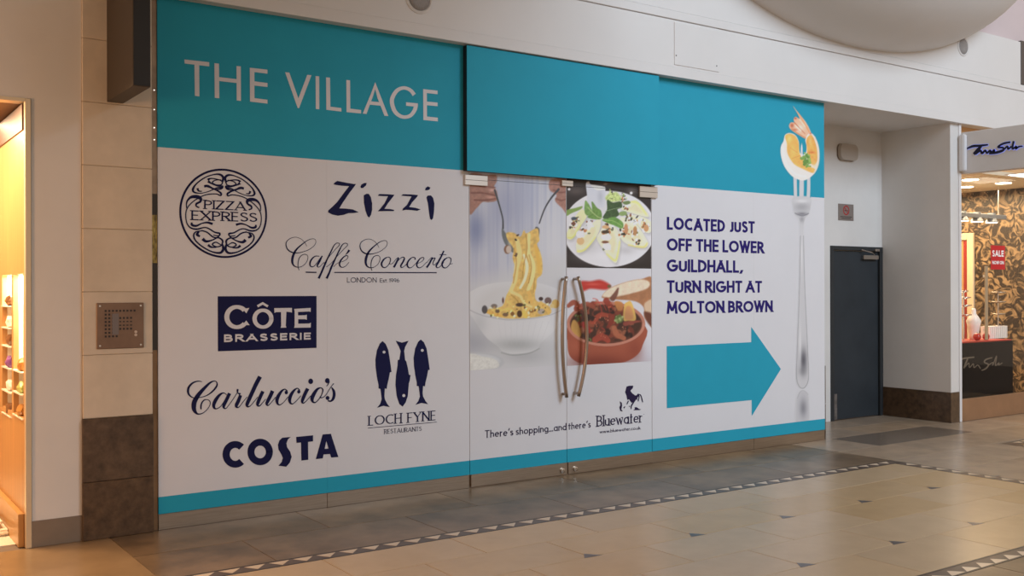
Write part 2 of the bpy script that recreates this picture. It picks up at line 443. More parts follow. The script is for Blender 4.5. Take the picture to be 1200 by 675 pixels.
# margin between border and shopfronts
LM = 6.267
def run(y0, y1, start, stop, ph, step, m=M_MARGIN, dark=()):
    x = ph
    while x > start: x -= step
    xs = [start]; x += step
    while x < stop - 0.15:
        if x > start + 0.1: xs.append(x)
        x += step
    xs.append(stop)
    for i, (a, b) in enumerate(zip(xs[:-1], xs[1:])):
        tile(a, b, y0, y1, M_MARGDK if i in dark else m)
run(5.685, LM, 1.592, 8.245, 2.262, 1.18)
run(LM, 6.857, 1.592, 8.245, 2.87, 1.18)
run(5.685, LM, 8.245, 10.02, 9.1, 1.18, m=M_MARGLT)
run(LM, 6.857, 8.245, 10.02, 8.9, 1.18, m=M_MARGLT, dark=(1,))
for a, b in ((-0.4, 0.62), (0.62, 1.592)):
    for c, d_ in ((5.685, 6.857), (4.5, 5.685)):
        if d_ < 5.7: continue
        tile(a, b, c, d_, M_MARGMID)
run(6.857, 7.30, 8.84, 11.08, 9.6, 0.9, m=M_MARGLT)
run(7.30, 7.76, 8.84, 11.08, 10.1, 0.9, m=M_MARGLT)
run(LM, 6.857, 10.02, 14.6, 10.6, 1.18, m=M_MARGLT, dark=(0,))
run(5.685, LM, 10.02, 14.6, 11.2, 1.18, m=M_MARGLT)
for k in range(4):                          # cross passage between the two bordered fields
    for j, (a, b) in enumerate(((8.245, 9.13), (9.13, 10.02))):
        tile(a, b, 5.685 - 0.62*(k+1), 5.685 - 0.62*k, M_MARGLT)
run(2.55, 3.19, 3.6, 8.245, 4.4, 1.18)
# second bordered field at the far right
for r in range(4):
    run(5.50 - 0.44*(r+1), 5.50 - 0.44*r, 10.15, 14.6, 10.9 + 0.44*(r % 2), 0.8825, m=M_TILE)
# borders: dark band, two darker lines, pale triangles
def band(x0, x1, y0, y1):
    horiz = (x1-x0) > (y1-y0); e = 0.014
    tile(x0, x1, y0, y1, M_STRIP, 'border_strip', gap=0.0)
    for (a, b, c, d_) in (((x0, x1, y0, y0+e), (x0, x1, y1-e, y1)) if horiz else ((x0, x0+e, y0, y1), (x1-e, x1, y0, y1))):
        MB().box(a, b, c, d_, -0.01, 0.0006).build('border_line', M_STRIPDK, floor)
band(0.8, 8.245, 5.555, 5.685); band(XB, 8.245, 3.19, 5.555); band(3.6, XB, 3.19, 3.32)
band(10.02, 14.6, 5.50, 5.63); band(10.02, 10.15, 3.74, 5.50)
_tri = {}
def tri(pts, x, y, m, name='inlay'):
    k = (tuple(pts), m.name)
    if k not in _tri:
        o = MB().prism(pts, -0.008, 0.0009, 'z').build(name, m, floor); _tri[k] = o.data
    else:
        o = bpy.data.objects.new(name, _tri[k]); COL.objects.link(o); o.parent = floor
    o.location = (x, y, 0)
for i in range(-9, 36): tri([(0, .105), (.124, .105), (.052, .024)], 2.80 + 0.149*i, 5.555, M_INLAY)
for i in range(0, 27): tri([(0, .014), (.136, .018), (.068, .088)], 4.17 + 0.1475*i, 3.19 + 0.0, M_INLAY)
for i in range(0, 16): tri([(.105, 0), (.105, .12), (.024, .06)], XB, 5.39 - 0.149*i, M_INLAY)
for i in range(0, 28): tri([(0, .105), (.124, .105), (.052, .024)], 10.20 + 0.149*i, 5.50, M_INLAY)
for j, y in enumerate((4.685, 3.81)):
    for i in range(6):
        x = 2.94 + 0.8825*(i + 1)
        tri([(-.045, -.008), (.082, -.014), (.012, .070)], x, y, M_INLAYDK)

# unseen ceiling slab, added so its edge shades the left bays from the skylight
o = BX('ceiling_shade_slab', M_FASCIA, None, -8, 5.95, -3.0, 6.6, 5.5, 5.7); tag(o, 'unseen plaster ceiling slab added to shade the left bays from the skylight', 'ceiling', kind='structure')

# ================================================================== WALLS, FASCIA, RECESS
FZ = 3.553; FY = D - 0.08
w = thing('wall_fascia', 'long cream painted fascia bulkhead running above the hoarding', 'wall', kind='structure')
BX('lower_panel', M_FASCIA, w, 1.43, 16, FY, 7.76, FZ + 0.0885, 4.078, bevel=0.002)
BX('lower_lip', M_FASCIA, w, 1.43, 16, FY - 0.004, 7.76, FZ, FZ + 0.088, bevel=0.002)
BX('upper_lip', M_FASCIA, w, 1.43, 16, FY - 0.012, 7.76, 4.081, 4.158, bevel=0.004)
BX('upper_panel', M_FASCIA, w, 1.43, 12.55, FY - 0.004, 7.76, 4.159, 4.70, bevel=0.004)
p = BX('access_panel', M_FASCIA, w, 6.55, 7.135, FY - 0.006, FY + 0.01, 3.665, 4.06, bevel=0.002)
for sx, sz in ((6.57, 3.75), (7.10, 3.72)):
    MB().lathe([(0.006, 0), (0.006, -0.003)], (sx, FY - 0.006, sz), 10, 'y').build('screw', M_HOLE, p)
M_MAUVE = mat('mauve_paint', (0.62, 0.52, 0.52, 1), 0.6, noise=0.03, nscale=2)
BX('wall_upper', M_MAUVE, None, 1.43, 16, FY + 0.10, 7.70, 4.70, 7.0)
tag(bpy.data.objects['wall_upper'], 'mauve painted wall set back above the fascia', 'wall', kind='structure')
BX('trim_1', mat('dark_trim', (0.10, 0.08, 0.07, 1), 0.5), None, 12.56, 12.95, FY - 0.006, FY + 0.10, 4.165, 4.72, bevel=0.004)
tag(bpy.data.objects['trim_1'], 'dark brown vertical trim at the end of the upper fascia', 'trim', kind='structure')
M_GRILLE = mat('speaker_mesh', (0.30, 0.28, 0.27, 1), 0.6, noise=0.1, nscale=60)
def speaker(x, z, r, label, y):
    t = thing('ceiling_speaker', label, 'speaker', 'round speakers let into the fascia')
    MB().lathe([(r*.8, 0.01), (r, 0.01), (r, -0.006), (r*.86, -0.012), (r*.8, -0.004)], (x, y, z), 40, 'y').build('bezel', M_FASCIA, t, smooth=False)
    MB().lathe([(r*.8, 0.0), (r*.8, -0.006), (r*.5, -0.012), (r*.1, -0.014)], (x, y, z), 40, 'y').build('grille', M_GRILLE, t, smooth=True)
speaker(*W(491, -2, FY), 0.12, 'round grey speaker in the lower fascia above the green-blue lettered panel', FY)
speaker(*W(1128.5, 54.5, FY - 0.004), 0.115, 'round grey speaker in the upper fascia at the far end', FY - 0.004)

# the bulging plaster bowl under the balcony
bm_v = []; bm_f = []
cx, cy, cz, rx, ry, rz = 9.25, 6.95, 5.75, 3.1, 1.55, 1.58
NU, NV = 48, 20
for j in range(NV + 1):
    ph = math.pi/2 * j / NV
    for i in range(NU + 1):
        th = math.pi + math.pi * i / NU
        k = math.sin(ph)
        bm_v.append((cx + rx*k*math.cos(th), cy + ry*k*math.sin(th), cz - rz*math.cos(ph)))
for j in range(NV):
    for i in range(NU):
        a = j*(NU+1) + i; bm_f.append((a, a+1, a+NU+2, a+NU+1))
o = MB().add(bm_v, bm_f).build('plaster_bowl', M_FASCIA, smooth=True)
tag(o, 'cream curved plaster bowl bulging out above the fascia', 'plaster bowl', kind='structure')

# recess with the service door
BY = 7.76
w = thing('wall_recess', 'white painted back wall of the recess around the slate door', 'wall', kind='structure')
BX('wall_panel', M_PAINT, w, 8.862, 10.06, BY, BY + 0.15, 0, FZ)
BX('wall_panel', M_PAINT, w, 10.06, 11.08, BY, BY + 0.15, 2.11, FZ)
BX('soffit', M_FASCIA, w, 8.84, 11.08, FY + 0.01, BY, FZ + 0.002, FZ + 0.02)
w = thing('wall_return', 'white painted return wall with granite skirting right of the slate door', 'wall', kind='structure')
BX('wall_panel', M_PAINT, w, 11.08, 11.245, 6.83, BY + 0.15, 0.36, FZ)
BX('skirting', M_GRANITE, w, 11.07, 11.245, 6.822, BY, 0, 0.36, bevel=0.004)
BX('shop_post', mat('white_post', (0.75, 0.74, 0.74, 1), 0.4), w, 11.245, 11.29, 6.815, 6.90, 0, FZ, bevel=0.003)
d3 = thing('door_3', 'dark slate grey service door with overhead closer in the white recess', 'door', kind='structure')
BX('frame', M_DOORFR, d3, 10.06, 10.115, BY - 0.015, BY + 0.10, 0, 2.11, bevel=0.003)
BX('frame', M_DOORFR, d3, 11.02, 11.08, BY - 0.015, BY + 0.10, 0, 2.11, bevel=0.003)
BX('frame', M_DOORFR, d3, 10.115, 11.02, BY - 0.015, BY + 0.10, 2.06, 2.11, bevel=0.003)
BX('leaf', M_DOOR, d3, 10.12, 11.015, BY + 0.015, BY + 0.06, 0.006, 2.055, bevel=0.002)
BX('edge_guard', mat('worn_steel', (0.22, 0.20, 0.19, 1), 0.45, 0.6, noise=0.4, nscale=14), d3, 10.13, 10.20, BY + 0.011, BY + 0.016, 0.01, 0.32)
cl = BX('closer', M_STEELB, d3, 10.67, 10.97, BY - 0.035, BY + 0.02, 1.955, 2.005, bevel=0.006, segs=2)
MB().tube([(10.90, BY - 0.02, 2.01), (10.80, BY - 0.06, 2.035), (10.62, BY - 0.03, 2.07)], 0.008, 8).build('closer_arm', M_STEELB, cl)
BX('arm_bracket', M_STEELB, cl, 10.90, 10.98, BY - 0.04, BY - 0.012, 2.055, 2.085, bevel=0.003)
# alarm sounder and no-smoking plate
(ax0, az1), (ax1, az0) = W(980.5, 167.5, BY), W(1002, 190, BY)
pts = []
for qx, qz, a0 in ((ax1-.07, az1-.07, 0), (ax0+.07, az1-.07, 90), (ax0+.07, az0+.07, 180), (ax1-.07, az0+.07, 270)):
    pts += AR(qx, qz, .07, .07, a0, a0 + 90, 6)
al = thing('alarm_sounder', 'rounded square cream sounder box high on the recess wall', 'alarm box')
MB().prism(pts, BY - 0.005, BY, 'y').build('back_plate', M_STEEL, al)
M_SOUND = mat('cream_plastic', (0.46, 0.40, 0.34, 1), 0.5)
c0x, c0z = (ax0+ax1)/2, (az0+az1)/2
MB().prism([(c0x + (x-c0x)*.94, c0z + (z-c0z)*.94) for x, z in pts], BY - 0.055, BY - 0.005, 'y').build('cover', M_SOUND, al, bevel=0.012, segs=2)
ns = thing('no_smoking_plate', 'small steel no smoking plate between the sounder and the slate door', 'sign')
(nx0, nz1), (nx1, nz0) = W(982, 238.5, BY), W(1000, 259, BY)
BX('plate', mat('plate_steel', (0.30, 0.26, 0.24, 1), 0.4, 0.5), ns, nx0, nx1, BY - 0.006, BY, nz0, nz1, bevel=0.002)
ik = Ink(); ik.to = lambda x, y: (x, y)
ncx, ncz = (nx0+nx1)/2, nz0 + (nz1-nz0)*.62
ik.arc(ncx, ncz, .052, .052, 0, 360, .014); ik.pen([(ncx-.036, ncz+.036, .011), (ncx+.036, ncz-.036, .011)])
ik.build('red_ring', mat('red_ink', (0.42, 0.02, 0.02, 1), 0.5), ns, BY - 0.0072)
ik = Ink(); ik.to = lambda x, y: (x, y)
ik.pen([(ncx-.03, ncz-.004, .010), (ncx+.032, ncz-.004, .010)])
for k, ww in enumerate((.22, .18)):
    ik.pen([(ncx-ww/2, nz0+.045-.02*k, .008), (ncx+ww/2, nz0+.045-.02*k, .008)])
ik.build('cigarette_and_text', M_HOLE, ns, BY - 0.0068)

# stone pillars
def pillar(label, x0, x1, y0, y1, top, side_gap=True):
    t = thing('pillar', label, 'pillar', kind='structure')
    BX('core', M_STONE, t, x0 + 0.01, x1 - 0.01, y0 + 0.012, y1, 0, top)
    for a, b in ((0.0, 0.372), (0.372, 0.778)):
        BX('granite_block', M_GRANITE, t, x0 - 0.004, x1 + 0.004, y0 - 0.006, y1, a + 0.001, b - 0.002, bevel=0.003)
    z = 0.778
    while z < top:
        BX('stone_block', M_STONE, t, x0, x1, y0, y1, z + 0.0008, min(z + 0.4055, top) - 0.0008, bevel=0.004)
        z += 0.4055
    return t
pillar('cream stone pillar on a brown granite base beside the left hoarding', 1.43, 1.864, D - 0.02, 7.3, 5.2)
pillar('narrow strip of stone pillar showing behind the right end of the hoarding', 8.5, 8.860, D + 0.046, 7.76, 3.55)
w = tag(BX('wall_left', M_PAINT, None, 1.135, 1.428, D, 6.885, 0.165, 5.2), 'plain white painted wall between the warm lit shop and the stone pillar', 'wall', kind='structure')
o = BX('wall_left_header', M_PAINT, None, -4.0, 1.135, D, 7.0, 2.79, 5.2)
o.name = 'wall_header'; tag(o, 'plain wall above the opening of the warm lit shop', 'wall', kind='structure')
o = BX('baseboard_left', M_PLINTH, None, 1.118, 1.43, D - 0.006, 6.885, 0.0, 0.165, bevel=0.002)
tag(o, 'grey metal skirting at the foot of the plain left wall', 'baseboard', kind='structure')
# narrow glazed slot between pillar and hoarding
sl = thing('trim_2', 'narrow bronze and glass slot between stone pillar and hoarding', 'trim', kind='structure')
BX('bronze_jamb', mat('jamb_bronze', (0.26, 0.15, 0.075, 1), 0.35, 0.4, noise=0.2, nscale=6), sl, 1.870, 1.904, 6.868, 6.90, 0, 1.2)
BX('dark_glass', mat('dark_glass', (0.03, 0.022, 0.02, 1), 0.08), sl, 1.870, 1.904, 6.868, 6.90, 1.2, 1.78)
BX('gold_drape', mat('gold_drape', (0.10, 0.06, 0.01, 1), 0.4, 0.3, color2=(0.62, 0.45, 0.12, 1), nscale=26, stretch=(3, 3, 1)), sl, 1.870, 1.904, 6.868, 6.90, 1.78, 2.10)
BX('dark_glass', MATS['dark_glass'], sl, 1.870, 1.904, 6.868, 6.90, 2.10, 2.24)
BX('bronze_glass', mat('bronze_glass', (0.34, 0.25, 0.18, 1), 0.15, 0.3, noise=0.3, nscale=5), sl, 1.870, 1.904, 6.868, 6.90, 2.24, 3.55)
for z in (2.60, 2.68, 2.80, 2.93):
    MB().lathe([(0.0035, 0), (0.0035, -0.004)], (1.886, 6.867, z), 10, 'y').build('tiny_lamp', emit('tiny_lamp', (1, .93, .85), 2), sl)

# ================================================================== HOARDING
ZT, ZS, ZK, TOP = 2.5517, 0.2219, 0.1075, 3.60
def hoarding(label, xs, x_teal1=None):
    h = thing('hoarding', label, 'hoarding')
    BX('blue_header_board', M_TEAL, h, xs[0], xs[-1], D - 0.0002, D + 0.03, ZT, TOP)
    for a, b in zip(xs[:-1], xs[1:]):
        g = 0.0004
        BX('white_board', M_WHITE, h, a+g, b-g, D, D + 0.03, ZS, ZT)
        BX('blue_foot_band', M_TEAL, h, a+g, b-g, D - 0.0002, D + 0.03, ZK, ZS)
        BX('kick_plate', M_STEEL, h, a+0.0015, b-0.0015, D + 0.004, D + 0.03, 0, ZK - 0.003, bevel=0.001)
    return h
HL = hoarding('wide hoarding printed with THE VILLAGE and seven navy restaurant logos', [1.905, 3.121, 4.355])
HR = hoarding('hoarding with directions, big blue arrow and prawn on a fork', [6.338, 7.705, 8.797])
hd = thing('header_panel', 'plain blue header panel projecting above the double doors', 'panel')
BX('front', M_TEAL, hd, 4.3035, 6.379, D - 0.06, D - 0.056, 2.545, 3.545)
BX('box', M_BLACK, hd, 4.304, 6.3785, D - 0.056, D - 0.0006, 2.546, 3.544)
BX('backing', M_BLACK, hd, 4.36, 6.333, D + 0.02, D + 0.06, 2.60, 3.56)

# ---------------------------------------------------------------- prints that are photographs: painted per point
def hash2(ix, iy):
    n = (ix.astype(np.int64) * 374761393 + iy.astype(np.int64) * 668265263) & 0x7fffffff
    n = ((n ^ (n >> 13)) * 1274126177) & 0x7fffffff
    return (n ^ (n >> 16)).astype(np.float64) % 1000 / 1000.0
def vnoise(x, y):
    ix, iy = np.floor(x), np.floor(y); fx, fy = x-ix, y-iy
    fx = fx*fx*(3-2*fx); fy = fy*fy*(3-2*fy)
    a = hash2(ix, iy); b = hash2(ix+1, iy); c = hash2(ix, iy+1); d_ = hash2(ix+1, iy+1)
    return (a*(1-fx)+b*fx)*(1-fy) + (c*(1-fx)+d_*fx)*fy
def sd_poly(P, pts):
    pts = np.array(pts, float); n = len(pts)
    d2 = np.full(len(P), 1e12); ins = np.zeros(len(P), bool)
    for i in range(n):
        a, b = pts[i-1], pts[i]; e = b-a; L = e@e
        if L < 1e-9: continue
        w_ = P - a; t = np.clip((w_@e)/L, 0, 1); q = w_ - t[:, None]*e
        d2 = np.minimum(d2, (q*q).sum(1))
        c = ((a[1] > P[:, 1]) != (b[1] > P[:, 1]))
        if abs(e[1]) > 1e-9:
            ins ^= c & (P[:, 0] < e[0]*(P[:, 1]-a[1])/e[1] + a[0])
    return np.where(ins, -1, 1)*np.sqrt(d2)
class Paint:
    clip = False
    def __init__(s, P, base): s.P = P; s.c = np.tile(np.array(base, float), (len(P), 1)); s.a = np.zeros(len(P))
    def mix(s, m, col):
        m = np.clip(m, 0, 1)
        col = col if isinstance(col, np.ndarray) and col.ndim == 2 else np.array(col, float)
        s.c = s.c*(1-m[:, None]) + col*m[:, None]; s.a = np.maximum(s.a, m); return s
    def poly(s, pts, col, blur=4, al=1.0, smooth=5, tex=0, ts=12):
        q = spline(pts, True, smooth) if smooth else pts
        m = np.clip(0.5 - sd_poly(s.P, q)/blur, 0, 1)*al
        col = np.array(col, float)
        if tex:
            n = vnoise(s.P[:, 0]/ts + 3, s.P[:, 1]/ts + 7)*.6 + vnoise(s.P[:, 0]/ts*2.3, s.P[:, 1]/ts*2.3)*.4
            col = col[None, :]*(1 + tex*(n[:, None]*2 - 1))
        return s.mix(m, col)
    def ell(s, cx, cy, rx, ry, col, blur=4, al=1.0, rot=0):
        c, n = math.cos(rot), math.sin(rot); x, y = s.P[:, 0]-cx, s.P[:, 1]-cy
        u, v = (x*c+y*n)/rx, (-x*n+y*c)/ry; r = np.sqrt(u*u+v*v)
        return s.mix(np.clip(0.5 - (r-1)*min(rx, ry)/blur, 0, 1)*al, col)
    def glow(s, cx, cy, rx, ry, col, al=1.0):
        r2 = ((s.P[:, 0]-cx)/rx)**2 + ((s.P[:, 1]-cy)/ry)**2
        m = np.exp(-r2*1.5)*al
        if s.clip:
            a0 = s.a.copy(); s.mix(m*a0, col); s.a = a0; return s
        return s.mix(m, col)
    def pen(s, pts, col, blur=3, al=1.0):
        q = spline(pts, False, 5); best = np.full(len(s.P), 1e9)
        for a, b in zip(q[:-1], q[1:]):
            e = b[:2]-a[:2]; L = max(e@e, 1e-9); w_ = s.P - a[:2]; t = np.clip((w_@e)/L, 0, 1)
            d_ = np.sqrt(((w_ - t[:, None]*e)**2).sum(1)) - (a[2] + (b[2]-a[2])*t)/2
            best = np.minimum(best, d_)
        return s.mix(np.clip(0.5 - best/blur, 0, 1)*al, col)
    def dots(s, spots, cols, r, rnd, n=8, spread=18, blur=3):
        for (x, y) in spots:
            for _ in range(n):
                s.ell(x + rnd.uniform(-spread, spread), y + rnd.uniform(-spread, spread), rnd.uniform(.4, 1.1)*r, rnd.uniform(.3, .8)*r,
                      cols[rnd.randrange(len(cols))], blur, .95, rnd.uniform(0, 3))
        return s
M_PRINT = bpy.data.materials.new('photo_print'); M_PRINT.use_nodes = True
_nt = M_PRINT.node_tree; _a = _nt.nodes.new('ShaderNodeAttribute'); _a.attribute_name = 'print_colour'
_nt.links.new(_a.outputs['Color'], _nt.nodes['Principled BSDF'].inputs['Base Color'])
_nt.nodes['Principled BSDF'].inputs['Roughness'].default_value = 0.4
def print_mesh(name, x0, x1, z0, z1, step, painter, parent, white, crop, Y=D - 0.001, cull=False, label=None):
    nx, nz = max(int((x1-x0)/step), 2), max(int((z1-z0)/step), 2)
    X, Z = np.meshgrid(np.linspace(x0, x1, nx+1), np.linspace(z0, z1, nz+1))
    X, Z = X.ravel(), Z.ravel()
    V = np.column_stack([X, np.full_like(X, Y), Z - CAMH])
    dep = V@_d
    px = 600 + FPX*(V@_R)/dep; py = 337.5 - FPX*(V@_U)/dep
    P = np.column_stack([(px-crop[0])*crop[2], (py-crop[1])*crop[2]])
    pt = painter(P)
    lum = (pt.c@np.array([.3, .59, .11]))[:, None]; pt.c = pt.c*.88 + lum*.12
    col = lin(np.clip(pt.c, 0, 255)) / lin(np.array(white))*WHITE_ALB
    col = np.clip(col, 0.002, 0.95)
    idx = np.arange((nx+1)*(nz+1)).reshape(nz+1, nx+1)
    F = np.stack([idx[:-1, :-1], idx[:-1, 1:], idx[1:, 1:], idx[1:, :-1]], -1).reshape(-1, 4)
    if cull:
        F = F[(pt.a[F] > 0.12).any(1)]
    me = bpy.data.meshes.new(name)
    V[:, 2] += CAMH
    used = np.unique(F); rm = np.full(len(V), -1); rm[used] = np.arange(len(used))
    me.from_pydata(V[used].tolist(), [], rm[F].tolist()); me.update()
    at = me.color_attributes.new('print_colour', 'FLOAT_COLOR', 'POINT')
    at.data.foreach_set('color', np.column_stack([col[used], np.ones(len(used))]).ravel().astype(np.float32))
    me.materials.append(M_PRINT)
    o = bpy.data.objects.new(name, me); COL.objects.link(o); o.parent = parent
    if label: o['label'] = label
    return o

def paint_pasta(P):
    rnd = random.Random(3)
    s = Paint(P, (170, 172, 182)); x, y = P[:, 0], P[:, 1]
    st = vnoise(x/17, y*0 + 5)*.6 + vnoise(x/7, y/400)*.4                      # striped shirt
    s.mix(np.clip((st-.35)*1.4, 0, .75), (140, 146, 170))
    s.glow(260, 250, 130, 240, (118, 124, 156), .55); s.glow(70, 400, 75, 140, (100, 110, 148), .75)
    s.glow(420, 190, 70, 160, (140, 148, 175), .4)
    s.glow(560, 520, 140, 330, (182, 182, 188), .85); s.glow(120, 700, 160, 120, (160, 160, 176), .7)
    s.poly([(20, 740), (660, 560), (660, 1320), (20, 1320)], (176, 176, 179), 120, smooth=0)
    s.glow(60, 1110, 140, 110, (140, 142, 152), .8); s.glow(380, 1200, 170, 60, (150, 151, 155), .75)
    # hands
    sk = (142, 100, 86)
    s.poly([(20, 60), (135, 55), (195, 55), (200, 95), (184, 128), (203, 165), (200, 215), (150, 226), (110, 226), (72, 265), (25, 295)], sk, 8, tex=.1)
    for q in ([(40, 168, 9), (110, 168, 9), (190, 184, 9)], [(90, 124, 7), (150, 130, 7), (190, 134, 7)], [(60, 212, 9), (130, 214, 9), (190, 204, 7)]):
        s.pen(q, (98, 52, 44), 8, .8)
    s.glow(170, 150, 26, 12, (192, 150, 142), .8); s.glow(160, 195, 30, 10, (188, 140, 128), .7); s.glow(60, 100, 50, 30, (120, 78, 66), .6)
    s.poly([(532, 100), (560, 80), (650, 80), (650, 290), (612, 262), (570, 218), (578, 180), (536, 150)], (148, 104, 92), 8, tex=.1)
    for q in ([(560, 150, 8), (600, 165, 8), (640, 160, 8)], [(575, 205, 8), (610, 215, 8), (645, 205, 8)]): s.pen(q, (105, 60, 52), 8, .8)
    # fork and spoon
    s.pen([(188, 150, 12), (215, 240, 10), (238, 330, 9), (240, 392, 12)], (58, 60, 64), 4)
    s.poly([(234, 392), (262, 430), (300, 482), (312, 545), (285, 532), (252, 490), (234, 440)], (92, 96, 98), 6)
    s.glow(285, 480, 16, 40, (170, 165, 155), .8)
    s.pen([(592, 145, 15), (545, 200, 11), (503, 270, 9), (470, 360, 8)], (62, 62, 68), 4)
    s.poly([(445, 385), (470, 395), (468, 440), (455, 480), (440, 450)], (80, 80, 82), 5)
    # bowl
    B = 648
    s.poly([(20, B+165), (60, B+130), (120, B+104), (200, B+88), (300, B+82), (420, B+84), (540, B+110), (650, B+170), (650, B+245), (600, B+335), (560, B+395), (480, B+470), (458, B+505), (400, B+530), (300, B+540), (235, B+522), (205, B+490), (130, B+430), (62, B+330), (20, B+262)], (184, 184, 187), 5)
    s.poly([(90, B+240), (110, B+170), (200, B+110), (300, B+96), (450, B+110), (560, B+160), (600, B+230), (450, B+300), (250, B+305)], (176, 174, 174), 60, .6)
    s.glow(330, B+480, 190, 50, (138, 141, 142), .75); s.glow(90, B+350, 60, 90, (160, 162, 166), .6); s.glow(520, B+370, 90, 90, (194, 194, 196), .8)
    for k in range(9): s.pen([(210+40*k, B+335, 3), (235+30*k, B+480, 3)], (168, 168, 172), 6, .35)
    s.pen([(20, B+255, 5), (70, B+280, 5), (130, B+300, 5), (230, B+318, 5), (300, B+322, 5), (450, B+311, 4), (560, B+285, 4), (650, B+238, 3)], (140, 140, 146), 5, .75)
    s.pen([(230, B+530, 4), (300, B+546, 5), (400, B+536, 4), (470, B+505, 3)], (112, 116, 114), 8, .7)
    # pasta pile and lifted strands
    s.poly([(125, B+272), (150, B+255), (235, B+236), (262, B+165), (300, B+100), (303, B+40), (316, 640), (300, 580), (306, 520), (268, 462), (262, 420), (310, 420), (350, 445), (372, 402), (388, 424), (435, 397), (462, 396), (468, 440), (470, 470), (456, 492), (475, 540), (489, 600), (487, 680), (456, B+62), (452, B+110), (442, B+160), (455, B+205), (520, B+225), (545, B+280), (450, B+305), (300, B+316), (190, B+302)], (200, 162, 84), 5, smooth=3, tex=.14, ts=22)
    for q, c in (([(330, 470, 26), (345, 560, 34), (325, 640, 30), (320, B+60, 26), (290, B+140, 26)], (216, 188, 118)),
                 ([(405, 430, 20), (402, 540, 24), (430, 620, 30), (425, B+60, 26), (400, B+130, 22)], (220, 194, 126)),
                 ([(445, 500, 22), (465, 600, 24), (470, B+20, 22)], (206, 160, 66)),
                 ([(372, 560, 14), (392, 630, 20), (380, B+60, 18), (350, B+120, 16)], (224, 210, 172)),
                 ([(300, B+150, 22), (350, B+175, 18), (372, B+215, 14), (420, B+240, 14)], (214, 186, 118)),
                 ([(405, B+150, 26), (418, B+205, 22)], (204, 160, 78)),
                 ([(480, B+215, 20), (520, B+260, 20), (530, B+285, 14)], (208, 164, 80)),
                 ([(220, B+265, 14), (290, B+255, 14), (310, B+300, 12)], (218, 178, 86)),
                 ([(140, B+272, 16), (180, B+288, 14), (240, B+295, 12)], (206, 160, 66)),
                 ([(370, B+275, 20), (385, B+305, 18)], (222, 174, 70))): s.pen(q, c, 6, .9)
    for q in ([(385, 430, 5), (392, 520, 6), (372, 620, 5), (362, B+60, 4)], [(310, 520, 5), (325, 610, 5), (305, B+90, 5)], [(405, 560, 5), (420, 640, 5), (402, B+90, 6)], [(440, B+60, 4), (432, B+150, 5)], [(290, B+165, 5), (330, B+200, 5), (340, B+235, 5)]):
        s.pen(q, (152, 104, 34), 5, .75)
    dk = [(60, 45, 38), (92, 66, 48), (48, 40, 36)]
    s.dots([(322, 462), (320, 560), (332, 432)], dk, 9, rnd, 3, 6); s.ell(268, 526, 22, 28, (120, 84, 62), 5); s.ell(276, 526, 17, 24, (176, 160, 148), 5)
    for (a, b, r1, r2, c) in ((124, 258, 18, 26, (72, 68, 70)), (184, 236, 20, 14, (110, 98, 90)), (240, 200, 6, 18, (84, 50, 44)), (345, 228, 24, 12, (70, 50, 38)), (345, 285, 16, 22, (70, 44, 24)), (525, 202, 22, 22, (104, 80, 74)), (480, 190, 14, 12, (60, 44, 40)), (482, 270, 22, 18, (158, 144, 134)), (572, 222, 24, 28, (190, 156, 84)), (255, 290, 18, 12, (110, 84, 60)), (205, 268, 14, 12, (96, 76, 56)), (300, 285, 12, 14, (120, 80, 36)), (420, 268, 16, 10, (140, 92, 40)), (550, 235, 14, 14, (196, 170, 110))):
        s.ell(a, B+b, r1, r2, c, 5)
    s.dots([(300, B+270), (430, B+272), (180, B+275), (500, B+245), (380, B+235)], [(94, 62, 40), (240, 222, 170), (70, 78, 40), (190, 140, 60), (230, 200, 130)], 9, rnd, 9, 34)
    # little dish of rice
    s.ell(75, B+590, 172, 62, (164, 166, 170), 6); s.ell(70, B+584, 150, 46, (176, 178, 182), 6)
    s.poly([(10, B+545), (60, B+540), (110, B+555), (180, B+568), (215, B+600), (190, B+630), (10, B+640)], (190, 190, 186), 8, tex=.07, ts=9)
    return s
